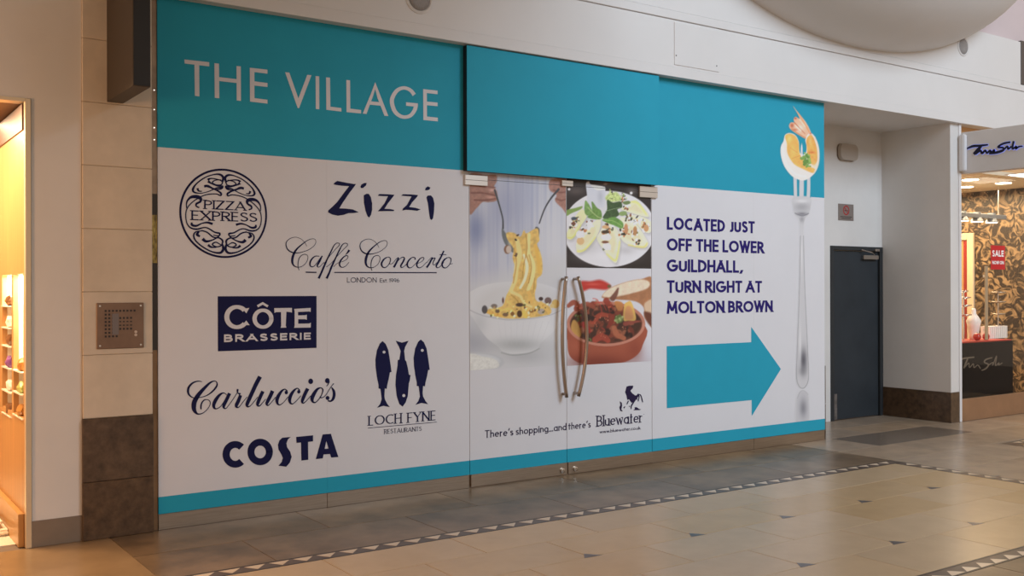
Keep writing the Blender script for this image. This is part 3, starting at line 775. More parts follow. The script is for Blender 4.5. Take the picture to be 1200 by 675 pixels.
def paint_endive(P):
    rnd = random.Random(5)
    s = Paint(P, (40, 33, 32)); x, y = P[:, 0], P[:, 1]
    s.glow(120, 110, 90, 40, (82, 72, 70), .8); s.glow(500, 110, 40, 30, (110, 100, 98), .7); s.glow(330, 60, 60, 20, (92, 78, 72), .8)
    s.ell(70, 98, 9, 9, (200, 198, 200), 8); s.ell(497, 125, 9, 9, (225, 222, 220), 8); s.ell(320, 62, 12, 7, (140, 120, 112), 8)
    s.ell(345, 372, 320, 262, (196, 194, 198), 5); s.ell(345, 382, 272, 214, (186, 184, 188), 50, .7); s.glow(330, 560, 200, 50, (204, 202, 207), .7); s.glow(200, 490, 70, 50, (168, 164, 164), .5); s.glow(460, 520, 60, 30, (160, 156, 158), .5)
    s.poly([(186, 60), (206, 45), (222, 66), (300, 78), (320, 98), (312, 215), (250, 225), (200, 225), (192, 130)], (184, 185, 194), 5)
    s.glow(285, 150, 25, 60, (158, 160, 170), .7); s.poly([(222, 70), (300, 80), (318, 98), (260, 104)], (206, 198, 194), 5)
    lf = [([(430, 232), (480, 200), (520, 172), (548, 190), (616, 275), (590, 287), (480, 256)], (206, 208, 168)),
          ([(470, 276), (560, 285), (632, 322), (632, 390), (592, 392), (530, 335)], (210, 208, 172)),
          ([(160, 236), (110, 290), (62, 380), (54, 430), (92, 440), (150, 350), (190, 285)], (205, 204, 150)),
          ([(430, 290), (415, 360), (420, 430), (480, 480), (580, 500), (612, 482), (600, 440), (530, 340)], (214, 210, 176)),
          ([(284, 308), (240, 325), (160, 420), (120, 470), (128, 532), (172, 522), (240, 450), (280, 375)], (216, 212, 166)),
          ([(330, 325), (285, 390), (262, 440), (312, 520), (370, 592), (400, 594), (422, 470), (405, 385), (362, 340)], (218, 214, 176))]
    for p, c in lf:
        cx_, cy_ = np.mean(p, 0)
        s.poly([(a+6, b+12) for a, b in p], (140, 136, 134), 26, .55)
        s.poly(p, c, 5, tex=.05, ts=30); s.poly([(cx_+(a-cx_)*.62, cy_+(b-cy_)*.62) for a, b in p], (196, 186, 150), 20, .75)
    s.pen([(64, 432, 10), (100, 425, 12), (150, 345, 8)], (190, 190, 96), 8, .8); s.pen([(130, 525, 14), (180, 512, 12), (250, 430, 8)], (206, 196, 92), 10, .8)
    s.pen([(330, 545, 10), (385, 588, 14), (405, 540, 10), (418, 460, 8)], (206, 200, 96), 10, .8); s.pen([(480, 482, 10), (580, 497, 14), (606, 470, 10)], (204, 188, 96), 10, .8)
    s.pen([(500, 185, 14), (545, 195, 14), (600, 270, 12)], (206, 202, 96), 10, .7)
    f1 = [(48, 44, 40), (230, 230, 232), (226, 226, 230), (176, 112, 66), (120, 70, 44), (90, 96, 62), (236, 236, 238)]
    s.dots([(112, 310), (100, 350), (150, 400), (185, 380), (215, 340), (326, 385), (330, 430), (330, 490), (350, 360), (462, 385), (520, 405), (515, 312), (480, 292), (598, 365), (575, 330), (530, 460), (440, 400), (450, 165), (465, 215)], f1, 12, rnd, 11, 24)
    for a, b, r1, r2, c in ((148, 455, 26, 26, (196, 160, 110)), (325, 430, 34, 20, (228, 228, 232)), (330, 492, 28, 24, (226, 226, 228)), (142, 408, 24, 26, (222, 222, 226)), (212, 340, 20, 24, (220, 220, 222)), (462, 372, 14, 36, (182, 124, 84)), (524, 385, 14, 32, (168, 118, 76)), (600, 366, 18, 24, (186, 134, 90)), (322, 358, 26, 12, (196, 150, 104)), (318, 392, 26, 12, (70, 54, 40)), (318, 462, 24, 9, (110, 64, 44)), (104, 300, 20, 12, (62, 72, 84)), (100, 335, 16, 12, (104, 62, 46))): s.ell(a, b, r1, r2, c, 5)
    gr = (104, 140, 72)
    s.poly([(48, 245), (110, 228), (160, 215), (150, 236), (90, 262), (50, 282)], (112, 140, 66), 6)
    s.poly([(320, 150), (345, 125), (350, 95), (365, 120), (400, 120), (432, 170), (380, 185), (330, 178)], (170, 186, 112), 10, tex=.2, ts=10)
    s.poly([(180, 178), (205, 200), (232, 250), (245, 270), (215, 285), (178, 262)], gr, 5, tex=.15); s.poly([(225, 182), (262, 225), (290, 248), (292, 300), (240, 305), (195, 290), (228, 262)], (96, 132, 62), 5, tex=.15)
    s.poly([(332, 172), (372, 190), (425, 183), (434, 222), (402, 238), (414, 275), (360, 302), (302, 296), (330, 240)], (56, 80, 46), 5, tex=.2)
    s.poly([(420, 255), (455, 250), (468, 268), (440, 282), (415, 275)], (120, 144, 84), 6); s.poly([(440, 185), (480, 178), (492, 192), (470, 205), (445, 200)], (96, 116, 66), 6)
    s.poly([(296, 312), (340, 298), (385, 290), (440, 328), (434, 368), (380, 348)], (92, 136, 62), 5, tex=.12)
    s.pen([(200, 225, 6), (262, 285, 6), (300, 296, 5)], (166, 184, 120), 4, .8); s.pen([(320, 250, 5), (370, 235, 4), (420, 225, 4)], (130, 150, 110), 4, .8); s.pen([(300, 312, 4), (370, 315, 4), (432, 350, 4)], (150, 178, 100), 4, .8)
    s.dots([(365, 145), (450, 150)], [(196, 206, 140), (50, 50, 50), (150, 170, 96)], 7, rnd, 10, 26)
    return s
def paint_stew(P):
    rnd = random.Random(9)
    s = Paint(P, (184, 182, 188)); x, y = P[:, 0], P[:, 1]
    s.glow(500, 600, 200, 120, (170, 170, 184), .6); s.glow(80, 200, 90, 70, (170, 170, 176), .5)
    s.poly([(140, 108), (200, 106), (260, 97), (310, 118), (328, 140), (292, 160), (200, 153), (150, 166)], (178, 44, 36), 16); s.glow(215, 125, 60, 10, (206, 90, 76), .6); s.ell(318, 138, 12, 10, (96, 84, 50), 8)
    s.poly([(275, 196), (322, 150), (420, 112), (520, 92), (600, 100), (600, 390), (560, 360), (540, 330), (535, 270), (480, 232), (370, 222), (284, 214)], (152, 100, 66), 8, tex=.08, ts=20)
    s.poly([(278, 190), (325, 150), (420, 113), (520, 94), (572, 112), (560, 150), (470, 180), (360, 204), (290, 206)], (204, 184, 160), 10, tex=.06, ts=14)
    s.poly([(540, 250), (600, 220), (600, 300), (560, 320)], (190, 160, 130), 10); s.poly([(540, 300), (600, 320), (600, 395), (560, 365)], (96, 50, 36), 14)
    # pot
    s.poly([(51, 400), (53, 480), (62, 565), (105, 612), (180, 634), (300, 634), (420, 616), (495, 572), (530, 510), (546, 390), (298, 300)], (146, 70, 49), 5, smooth=4)
    s.glow(250, 620, 260, 60, (104, 40, 30), .75); s.glow(480, 540, 60, 80, (122, 52, 38), .6); s.glow(110, 520, 60, 60, (164, 84, 60), .5)
    s.ell(298, 375, 248, 142, (172, 108, 88), 4); s.ell(298, 378, 228, 124, (96, 52, 38), 6); s.ell(298, 372, 222, 118, (62, 36, 27), 8)
    # stew
    reds = [(132, 56, 38), (112, 44, 32), (150, 70, 46), (92, 44, 32), (154, 88, 60)]
    s.dots([(150, 300), (210, 280), (260, 330), (300, 300), (250, 400), (300, 420), (200, 400), (380, 300), (420, 400), (350, 440), (270, 460), (180, 420), (150, 350), (450, 420), (330, 370), (230, 350)], reds + [(54, 32, 26), (70, 40, 28)], 26, rnd, 8, 36, 8)
    for q, c in (([(340, 215, 34), (360, 185, 26), (374, 152, 10)], (104, 60, 48)), ([(60, 262, 24), (95, 240, 34), (130, 262, 26), (180, 250, 30), (220, 270, 24)], (146, 66, 46)), ([(300, 230, 40), (330, 280, 36), (335, 350, 34), (310, 400, 20)], (138, 46, 32)), ([(215, 360, 36), (260, 320, 30), (300, 320, 26)], (176, 66, 44)), ([(350, 400, 30), (365, 440, 36), (410, 465, 30)], (184, 100, 66)), ([(230, 475, 40), (275, 455, 44), (310, 480, 34)], (172, 62, 44)), ([(420, 375, 30), (480, 362, 18), (515, 360, 8)], (150, 64, 52)), ([(165, 380, 40), (190, 420, 30)], (168, 42, 36))): s.pen(q, c, 8, .92)
    for q in ([(215, 215, 4), (245, 225, 4), (270, 290, 4), (262, 330, 3)], [(225, 245, 4), (270, 240, 4), (300, 290, 4)], [(270, 400, 5), (310, 425, 5), (330, 410, 4)]): s.pen(q, (186, 52, 44), 4, .9)
    s.poly([(412, 262), (430, 238), (460, 240), (488, 345), (440, 355), (408, 350)], (206, 162, 78), 6); s.poly([(425, 272), (455, 268), (470, 340), (420, 345)], (196, 128, 84), 10, .8)
    s.poly([(92, 350), (120, 372), (142, 440), (120, 465), (85, 430), (76, 390)], (190, 140, 66), 8); s.poly([(352, 235), (400, 240), (402, 285), (372, 290)], (180, 112, 58), 8)
    s.ell(380, 345, 26, 24, (104, 132, 66), 12); s.dots([(380, 345)], [(140, 164, 92), (84, 112, 50), (170, 186, 120)], 9, rnd, 16, 24); s.dots([(120, 340), (190, 475)], [(70, 84, 40), (96, 116, 56), (50, 60, 32)], 10, rnd, 10, 22)
    s.dots([(250, 350), (310, 330), (230, 395), (270, 440), (400, 420), (140, 260), (330, 260)], [(214, 130, 96), (206, 96, 66)], 5, rnd, 5, 26); s.dots([(320, 430), (440, 440), (200, 330), (345, 300)], [(36, 22, 20)], 16, rnd, 4, 20, 8)
    s.poly([(75, 380), (140, 290), (298, 258), (450, 290), (520, 370), (450, 470), (298, 498), (140, 470)], (60, 36, 28), 60, .22)
    # front rim passes in front
    t_ = [(298 + 238*math.cos(math.radians(a)), 376 + 132*math.sin(math.radians(a)), 15) for a in range(0, 181, 10)]
    s.pen(t_, (174, 110, 90), 4)
    return s
def paint_prawn(P):                          # crop units of region (905,120) x 5.625
    s = Paint(P, (188, 188, 195)); rnd = random.Random(2); s.clip = True
    tl_ = np.array([0.022, 0.355, 0.50])/WHITE_ALB*lin((188, 188, 195))
    s.c[P[:, 1] < 610 + (P[:, 0])*.066] = (np.where(tl_ < .0031308, tl_*12.92, 1.055*tl_**(1/2.4) - .055))*255
    # fork
    for q in ([(150, 480, 22), (152, 560, 22), (154, 660, 22)], [(194, 300, 10), (194, 420, 24), (193, 560, 30), (192, 660, 26)], [(240, 480, 21), (240, 560, 22), (236, 660, 22)]): s.pen(q, (186, 186, 194), 5)
    s.poly([(138, 625), (250, 625), (252, 690), (240, 735), (215, 770), (206, 830), (205, 900), (214, 1200), (232, 1600), (240, 1780), (232, 1850), (205, 1885), (172, 1868), (160, 1810), (166, 1600), (180, 1200), (186, 900), (184, 830), (178, 775), (148, 735), (139, 690)], (180, 180, 187), 6, smooth=4)
    s.glow(195, 690, 62, 34, (132, 132, 140), .6); s.glow(196, 735, 45, 14, (96, 96, 108), .75); s.glow(196, 770, 20, 26, (120, 120, 130), .6); s.glow(196, 650, 50, 14, (206, 206, 212), .7)
    s.pen([(150, 730, 4), (196, 748, 4), (240, 732, 4)], (84, 86, 98), 4, .8)
    s.pen([(186, 880, 4), (180, 1200, 4), (166, 1600, 4), (160, 1800, 5), (175, 1868, 5), (205, 1884, 5), (232, 1850, 5), (240, 1780, 4), (232, 1600, 4), (214, 1200, 4), (206, 880, 4)], (134, 134, 142), 4, .8)
    s.glow(206, 1700, 26, 90, (70, 70, 82), .85); s.glow(200, 1770, 30, 40, (110, 110, 120), .6); s.glow(184, 1600, 8, 160, (210, 210, 216), .6); s.glow(194, 1000, 7, 150, (208, 208, 214), .6)
    # its reflection on the counter of the print
    s.poly([(164, 1945), (180, 1908), (205, 1902), (234, 1920), (242, 1980), (238, 2110), (162, 2130), (158, 2000)], (176, 176, 184), 12, smooth=4)
    s.glow(204, 2015, 28, 70, (108, 108, 120), .75); s.pen([(166, 1950, 3), (184, 1908, 4), (210, 1901, 4), (236, 1925, 3)], (150, 150, 158), 4, .7)
    # prawn
    s.poly([(138, 26), (165, 60), (215, 122), (246, 176), (258, 222), (228, 242), (170, 212), (122, 178), (111, 152), (124, 132), (146, 132), (140, 112), (154, 95), (180, 108), (168, 76)], (216, 168, 138), 5, smooth=4)
    s.glow(180, 170, 30, 26, (232, 214, 202), .9); s.glow(130, 152, 14, 18, (176, 70, 44), .8); s.glow(152, 105, 14, 9, (178, 70, 48), .8); s.glow(150, 180, 26, 10, (190, 90, 56), .7); s.glow(215, 140, 12, 40, (222, 186, 160), .8)
    s.pen([(146, 133, 7), (176, 166, 6), (215, 206, 4)], (186, 98, 64), 6, .85); s.pen([(166, 64, 5), (206, 126, 8), (242, 192, 9)], (214, 140, 88), 6, .8); s.pen([(128, 176, 6), (170, 206, 6), (222, 236, 6)], (196, 110, 66), 6, .8); s.pen([(150, 150, 5), (190, 186, 5)], (238, 224, 214), 6, .8); s.pen([(180, 112, 5), (216, 160, 5)], (236, 216, 200), 6, .8)
    s.poly([(218, 246), (240, 205), (270, 212), (300, 270), (311, 340), (302, 420), (276, 470), (232, 506), (190, 514), (130, 486), (80, 422), (57, 350), (57, 290), (74, 255), (84, 215), (114, 202), (152, 216), (174, 258), (180, 325), (200, 345), (222, 330), (226, 285)], (214, 206, 204), 5, smooth=4)
    s.poly([(84, 222), (114, 206), (152, 222), (174, 265), (180, 335), (205, 375), (245, 420), (282, 440), (270, 466), (205, 440), (142, 405), (100, 335), (96, 270)], (220, 164, 78), 7, smooth=4, tex=.07, ts=22)
    s.poly([(226, 240), (262, 216), (294, 300), (296, 385), (270, 410), (236, 380), (228, 300)], (222, 156, 74), 7, smooth=4, tex=.1, ts=20)
    s.glow(112, 240, 18, 24, (236, 196, 112), .8); s.glow(140, 320, 24, 40, (232, 184, 96), .7); s.glow(262, 330, 26, 9, (196, 90, 44), .7); s.glow(250, 260, 14, 30, (236, 190, 110), .7); s.glow(252, 205, 10, 8, (196, 80, 46), .8); s.glow(276, 400, 20, 30, (226, 174, 100), .7)
    s.pen([(280, 230, 8), (302, 300, 10), (303, 400, 10), (272, 468, 8)], (222, 196, 176), 8, .8); s.pen([(66, 300, 12), (90, 400, 14), (150, 470, 14), (220, 490, 12)], (218, 212, 214), 12, .8)
    s.pen([(120, 300, 4), (165, 330, 4)], (196, 130, 60), 5, .7); s.pen([(130, 370, 4), (185, 350, 4)], (196, 130, 60), 5, .7)
    s.ell(194, 300, 5, 26, (196, 200, 206), 4)
    s.dots([(222, 350), (232, 385), (208, 375), (226, 405)], [(110, 152, 70), (86, 130, 56), (134, 172, 88)], 14, rnd, 9, 16)
    return s

# ---------------------------------------------------------------- double doors with photographs
def door(name, label, x0, x1, side, photos):
    t = thing(name, label, 'door', kind='structure')
    g = 0.0025; TL = 2.487
    BX('white_panel', M_WHITE, t, x0+g, x1-g, D, D + 0.014, ZS, TL)
    BX('transom', M_WHITE, t, x0+g, x1-g, D, D + 0.014, TL + 0.004, 2.56)
    BX('head_seal', M_BLACK, t, x0+g, x1-g, D + 0.0145, D + 0.017, TL - 0.02, TL + 0.02)
    BX('blue_foot_band', M_TEAL, t, x0+g, x1-g, D - 0.0002, D + 0.014, ZK, ZS)
    BX('bottom_rail', M_STEEL, t, x0+0.006, x1-0.006, D - 0.012, D + 0.026, 0.008, ZK - 0.002, bevel=0.0015)
    lx = x1 - 0.06 if side > 0 else x0 + 0.08
    MB().lathe([(0.021, 0.0), (0.021, -0.014), (0.012, -0.016)], (lx, D - 0.012, 0.045), 20, 'y').build('lock', M_STEELB, t)
    for (a, b, z0, z1, fn, wh, cr, lb) in photos:
        print_mesh('photo_print', a, b, z0, min(z1, TL), 0.0062, fn, t, wh, cr, label=lb)
        if z1 > TL: print_mesh('photo_print', a, b, TL + 0.004, z1, 0.0062, fn, t, wh, cr, label=lb + ', strip above the leaf')
    # bowed pull handle on two standoffs
    hx = x1 - 0.048 if side > 0 else x0 + 0.080
    bow = -0.045 * side if side > 0 else 0.095
    pts = []
    for i in range(25):
        v = i/24; z = 0.675 + 1.03*v; k = 1 - (2*v-1)**2
        pts.append((hx + bow*k, D - 0.060, z))
    h = MB().tube(pts, 0.0155, 12).build('pull_handle', mat('handle_steel', (0.40, 0.33, 0.28, 1), 0.32, 1.0), t, smooth=True)
    for z in (0.70, 1.685):
        MB().tube([(hx, D - 0.060, z), (hx, D, z)], 0.012, 12).build('standoff', MATS['handle_steel'], h)
    return t
wd = (178, 177, 181)
DL = door('door_1', 'left glass door leaf printed with pasta lifted from a white bowl', 4.358, 5.3467, 1,
          [(4.363, 5.342, 0.947, 2.547, paint_pasta, wd, (545, 195, 5.4), 'photograph of pasta lifted from a white bowl')])
DR = door('door_2', 'right glass door leaf printed with stuffed endive and a clay pot stew', 5.3467, 6.3353, -1,
          [(5.351, 6.330, 1.783, 2.547, paint_endive, wd, (655, 205, 5.87), 'photograph of stuffed endive leaves on a white plate'),
           (5.351, 6.330, 0.937, 1.779, paint_stew, wd, (655, 310, 5.4), 'photograph of shellfish stew in a red clay pot')])
# patch fittings at the door heads
def patch(label, pa, pb, parent):
    (xa, za), (xb, zb) = W(*pa), W(*pb)
    f = BX('patch_fitting', M_STEELB, parent, xa, xb, D - 0.022, D + 0.02, zb, za, bevel=0.003)
    BX('patch_seam', M_HOLE, f, xa + 0.002, xb - 0.002, D - 0.0228, D - 0.02, (za+zb)/2 - 0.002, (za+zb)/2 + 0.001)
M_STEELB = mat('patch_steel', (0.74, 0.72, 0.69, 1), 0.3, 0.8)
patch('', (543.5, 204.5), (570, 218.5), DL); patch('', (657, 211), (670, 219), DR); patch('', (748, 218), (769, 232.5), DR)

# ---------------------------------------------------------------- lettering: left hoarding
ik = Ink(200, 60, 7.5)
for p in ([(120,73),(338,97),(338,134),(122,108)], [(208,110),(250,118),(252,398),(212,392)], [(384,105),(424,110),(427,414),(387,410)],
          [(578,131),(616,134),(617,437),(580,433)], [(424,228),(580,246),(580,280),(424,262)], [(695,146),(735,150),(736,447),(697,443)],
          [(735,150),(850,163),(850,198),(735,184)], [(735,265),(850,280),(850,315),(735,302)], [(697,408),(850,427),(850,461),(697,443)]): ik.poly(p)
ik.build('village_lettering', M_VILLAGE, HL, label='pale word THE')
ik = Ink(200, 60, 7.5); ik.poly([(1005,185),(1042,188),(1122,415),(1200,208),(1237,211),(1128,500),(1116,500)]); ik.x0, ik.y0 = 360, 70
for p in ([(73,143),(105,147),(106,435),(75,433)], [(165,155),(200,158),(203,413),(300,425),(300,456),(168,440)], [(343,178),(376,181),(378,430),(473,442),(473,473),(345,460)],
          [(868,374),(972,384),(970,414),(868,405)], [(1018,258),(1050,262),(1052,530),(1020,530)], [(1050,262),(1145,272),(1145,304),(1050,293)],
          [(1050,368),(1145,377),(1145,409),(1050,400)], [(1020,496),(1147,510),(1147,542),(1020,530)],
          [(597,198),(652,340),(618,340),(597,260)], [(597,198),(597,260),(578,315),(555,310)], [(555,308),(582,308),(520,477),(487,473)], [(612,325),(648,330),(712,495),(678,493)], [(552,365),(640,374),(650,405),(545,395)]): ik.poly(p)
ik.pen([(940,309,34),(905,267,31),(848,248,30),(790,270,33),(750,330,36),(745,385,36),(770,455,35),(815,494,32),(862,504,30),(910,488,32),(945,440,34),(956,392,34)], 6)
ik.build('village_lettering', M_VILLAGE, HL, label='pale word VILLAGE')

ik = Ink(200, 190, 5.625); RC = 2.3548
rp = [(RC + 0.3015*math.cos(t), 2.1283 + 0.3015*math.sin(t), .014) for t in np.linspace(0, 2*math.pi, 97)]
a_, b_ = ribbon_quads(rp); ik._rails([tuple(p) for p in a_], [tuple(p) for p in b_])
for q in ([(340,132,12),(346,102,15),(325,82,13),(285,82,8),(225,102,8),(170,142,9),(146,180,15),(158,200,10),(200,205,6),(250,193,6),(300,172,9),(340,168,12)],
          [(244,118,18),(262,108,9),(300,112,7),(338,126,8),(334,148,8),(302,150,7),(274,136,8),(292,120,7),(330,116,6)],
          [(246,126,18),(270,142,8),(310,158,7),(342,158,9),(334,176,8),(290,180,8),(246,158,15),(220,160,15)],
          [(176,172,14),(184,190,10),(206,192,5)],
          [(228,156,12),(270,170,10),(310,190,10),(331,206,13),(328,220,9),(300,210,7),(250,212,7),(205,225,7),(150,258,7),(112,298,7),(99,340,7),(105,398,7),(130,432,9),(172,442,11),(220,431,8),(250,438,8),(290,462,9),(322,470,12),(316,486,8),(280,480,6)],
          [(104,302,6),(106,262,9),(132,232,16),(170,228,22),(196,240,20),(195,260,13),(170,274,13),(168,290,9),(188,300,9)],
          [(138,398,10),(140,414,15),(168,420,13),(205,404,8),(242,398,12),(276,408,15)],
          [(188,458,8),(173,476,17),(192,490,12)],
          [(202,450,8),(240,463,9),(280,494,9),(320,500,9),(342,520,12),(332,550,9),(300,558,8),(274,542,9),(298,528,8),(330,545,6)],
          [(210,505,20),(232,522,16),(270,515,9),(310,495,8),(326,474,7)],
          [(246,545,16),(266,560,11),(300,562,7)],
          [(205,453,7),(165,460,8),(151,485,10),(166,520,9),(210,558,9),(270,590,9),(325,598,14),(346,574,16),(340,540,11)]): ik.pen(q, 5, mirror=RC, k=1.05)
def tx(ik, s, bl, br, tl, tr, **k): text(ik, s, ik.px(*bl), ik.px(*br), ik.px(*tl), ik.px(*tr), **k)
tx(ik, 'PIZZA', (220,309), (495,321), (220,248), (495,262), t=.175, thin=.11, serif=True, gap=.10)
tx(ik, 'EXPRESS', (136,382), (570,396), (136,317), (570,334), t=.175, thin=.11, serif=True, gap=.10)
ik.build('round_logo', M_NAVY, HL, label='round navy logo reading PIZZA EXPRESS')

ik = Ink(376, 200, 8.333)
for p in ([(122,130),(140,112),(160,100),(250,118),(320,130),(342,130),(330,150),(280,215),(215,310),(180,368),(240,370),(310,378),(368,404),(330,413),(270,415),(220,432),(165,440),(110,428),(70,408),(72,388),(120,345),(160,305),(230,210),(275,152),(200,147),(140,138)],
          [(418,240),(445,225),(468,227),(488,260),(500,320),(500,380),(490,430),(472,458),(455,445),(435,390),(420,310)], [(385,160),(395,135),(425,120),(447,120),(440,145),(410,170),(392,170)],
          [(555,245),(570,228),(650,230),(718,236),(700,260),(650,325),(620,372),(680,375),(718,385),(710,395),(640,395),(555,397),(580,370),(620,320),(655,250),(600,248)],
          [(783,245),(800,230),(880,232),(948,238),(940,255),(890,310),(862,355),(920,362),(975,378),(940,392),(880,385),(830,382),(795,390),(800,370),(840,335),(885,252),(830,248)],
          [(1030,260),(1045,242),(1075,243),(1095,265),(1108,320),(1105,390),(1095,465),(1080,482),(1065,470),(1055,400),(1045,320)], [(1015,190),(1025,165),(1045,153),(1068,165),(1060,185),(1035,193)]): ik.poly(p)
ik.build('brush_lettering', M_NAVY, HL, label='navy brush lettering Zizzi')

ik = Ink(330, 264, 8.882)
Cc = [(262,218,4),(240,180,4),(205,145,4),(150,124,5),(95,135,6),(55,165,8),(45,205,10),(62,250,12),(100,278,13),(150,288,10),(210,280,7),(280,255,6),(335,215,5),(356,175,5),(345,145,5),(310,142,6),(265,160,8),(210,200,12),(160,245,17),(130,290,23),(112,345,26),(112,390,21),(130,422,14),(165,436,9),(210,428,6),(250,395,6),(272,350,6),(268,315,6),(240,302,7),(205,315,8),(180,350,9),(170,400,8),(172,440,7),(182,468,7)]
ik.pen(Cc); ik.pen([(815+(x-45)*.915, 143+(y-124)*.958, w_) for x, y, w_ in Cc])
for q in ([(392,322,7),(350,322,10),(315,350,15),(295,390,17),(300,425,13),(330,430,8),(365,395,7),(400,345,9),(420,320,9)], [(422,318,12),(395,375,18),(372,415,17),(378,435,9),(400,428,6),(440,385,5)],
          [(440,400,5),(500,320,5),(560,250,6),(598,210,7),(600,190,7),(575,185,8),(545,210,10),(510,280,14),(475,350,15),(440,430,20),(410,500,19),(385,553,24)],
          [(465,435,6),(520,390,5),(580,320,5),(640,255,6),(680,215,7),(684,195,7),(660,186,8),(630,205,10),(595,270,14),(560,345,15),(520,430,20),(495,495,19),(468,553,24)],
          [(540,432,6),(580,395,5),(640,375,5),(680,350,6),(690,325,7),(670,315,9),(635,340,13),(605,385,17),(605,420,14),(630,438,8),(665,425,6),(700,385,5)], [(663,308,4),(685,285,14),(704,258,24)]): ik.pen(q)
ik.poly([(250,482),(362,484),(362,496),(250,495)]); ik.poly([(548,485),(1614,488),(1614,498),(548,496)])
tx(ik, 'LONDON', (680,596), (988,595), (680,543), (988,543), t=.11, gap=.16)
ik.x0 = 430
oo = [(210,332,8),(178,352,15),(152,395,18),(160,430,14),(190,440,9),(225,410,7),(243,370,9),(240,340,9),(215,330,8)]
for q in (oo, [(232,402,5),(262,398,5),(295,362,5)], [(265,400,5),(300,355,5),(328,334,9)], [(330,336,12),(318,362,18),(300,400,19),(279,438,20)], [(295,410,5),(340,350,6),(375,332,9),(389,345,14),(375,380,17),(352,420,15),(362,440,9),(395,420,6),(425,385,5)],
          [(500,358,12),(498,338,9),(470,335,9),(435,365,15),(418,405,17),(430,437,13),(460,440,7),(500,405,5),(530,370,5)], [(520,400,5),(565,380,5),(592,350,7),(585,335,8),(555,345,11),(525,385,17),(520,425,15),(545,443,9),(580,425,6),(625,380,5)],
          [(620,390,5),(660,345,5),(680,334,9)], [(684,336,13),(668,362,18),(645,405,19),(620,440,20)], [(640,405,5),(690,345,7),(712,345,14)], [(708,348,11),(690,380,9),(686,408,7),(705,410,6),(730,385,5)],
          [(800,266,14),(770,330,17),(735,395,18),(720,425,15),(735,443,9),(765,425,6),(800,385,5)], [(755,305,7),(825,305,7)], [(x+630, y+3, w_) for x, y, w_ in oo], [(862,405,6),(892,398,5)]): ik.pen(q)
tx(ik, 'Est. 1996', (134,596), (336,594), (134,553), (336,554), t=.12, gap=.12, space=.3)
ik.build('copperplate_logo', M_NAVY, HL, label='thin navy script Caffé Concerto')

ik = Ink(245, 335, 7.943); ik.poly([(80,97),(1000,94),(1000,577),(82,609)]); ik.build('navy_block', M_NAVY, HL, label='navy rectangle behind white lettering')
ik = Ink(245, 335, 7.943)
ik.arc(258, 290, 94, 94, 42, 318, 46, 34); ik.poly([(374,205),(345,255),(320,225),(330,212)]); ik.poly([(376,365),(345,322),(318,352),(330,366)])
ik.arc(500, 305, 78, 78, 0, 360, 40, 31); ik.poly([(443,180),(498,150),(552,182),(540,200),(498,175),(455,200)])
ik.poly([(605,207),(770,205),(770,250),(760,245),(718,240),(712,370),(718,388),(665,390),(670,370),(668,243),(620,245),(607,252)])
ik.poly([(790,215),(945,205),(943,245),(932,238),(825,243),(827,275),(895,273),(908,268),(908,318),(895,310),(828,310),(828,352),(930,350),(946,342),(944,388),(790,390),(795,370),(795,235)])
tx(ik, 'BRASSERIE', (138,524), (945,499), (138,452), (945,434), t=.24, gap=.34)
ik.build('white_lettering', M_VILLAGE, HL, Y=D - 0.0028, label='white lettering CÔTE BRASSERIE')

ik = Ink(212, 436, 12)
for q in ([(295,135,9),(240,128,15),(170,150,23),(115,205,31),(99,270,31),(120,325,23),(180,362,13),(280,355,11),(370,325,15),(450,265,23),(503,195,25),(503,145,15),(470,126,13),(410,150,27),(330,225,43),(250,315,57),(195,405,67),(180,480,67),(192,545,51),(235,588,22),(300,580,13),(365,530,11),(408,460,11),(405,410,13),(370,388,11),(325,395,17),(290,440,21),(280,500,21),(285,525,15)],
          [(642,320,9),(600,293,15),(545,320,35),(490,390,49),(462,455,47),(467,500,35),(500,516,15),(560,480,11),(620,390,11)], [(684,298,48),(640,390,47),(607,460,45),(602,498,31),(632,511,13),(680,455,10),(740,370,10),(792,288,10)],
          [(797,238,24),(795,265,26),(797,290,14),(835,312,34)], [(838,325,46),(805,410,50),(780,465,48),(787,494,27),(820,488,11),(880,410,10),(930,350,10)],
          [(1112,64,58),(1060,160,57),(1000,290,55),(950,400,53),(928,460,46),(942,487,23),(980,470,11),(1040,400,10),(1080,350,10)], [(1152,270,48),(1110,360,49),(1082,430,48),(1078,463,35),(1102,477,17),(1140,440,11),(1190,380,10)]): ik.pen(q)
ik.x0, ik.y0 = 305, 432
for q in ([(172,312,52),(135,395,51),(102,460,48),(90,495,36),(108,517,17),(150,480,10),(215,400,10)],
          [(378,318,22),(345,289,15),(300,315,31),(255,380,47),(234,440,47),(242,490,31),(275,509,15),(330,470,10),(390,395,10)], [(553,308,20),(520,276,15),(475,305,31),(430,370,47),(412,430,47),(422,480,29),(455,494,15),(510,450,10),(570,380,10)],
          [(666,280,50),(630,350,49),(600,420,47),(588,465,35),(607,484,17),(650,450,10),(710,380,10)],
          [(850,266,13),(800,290,35),(750,360,51),(727,420,51),(738,464,29),(775,474,15),(830,420,13),(868,350,15),(878,292,17),(850,266,13)], [(832,400,22),(870,408,11),(920,370,10),(990,260,10),(1032,208,13)],
          [(965,180,24),(952,220,13),(930,248,8)], [(1000,262,13),(1030,310,35),(1038,370,42),(1020,430,36),(985,458,22),(950,448,24)]): ik.pen(q)
for q in ((365,335,23,26), (541,325,23,25), (708,178,34,38), (942,168,32,36), (945,412,27,28)): ik.disc(*q)
ik.build('script_logo', M_NAVY, HL, label="heavy navy script Carluccio's")

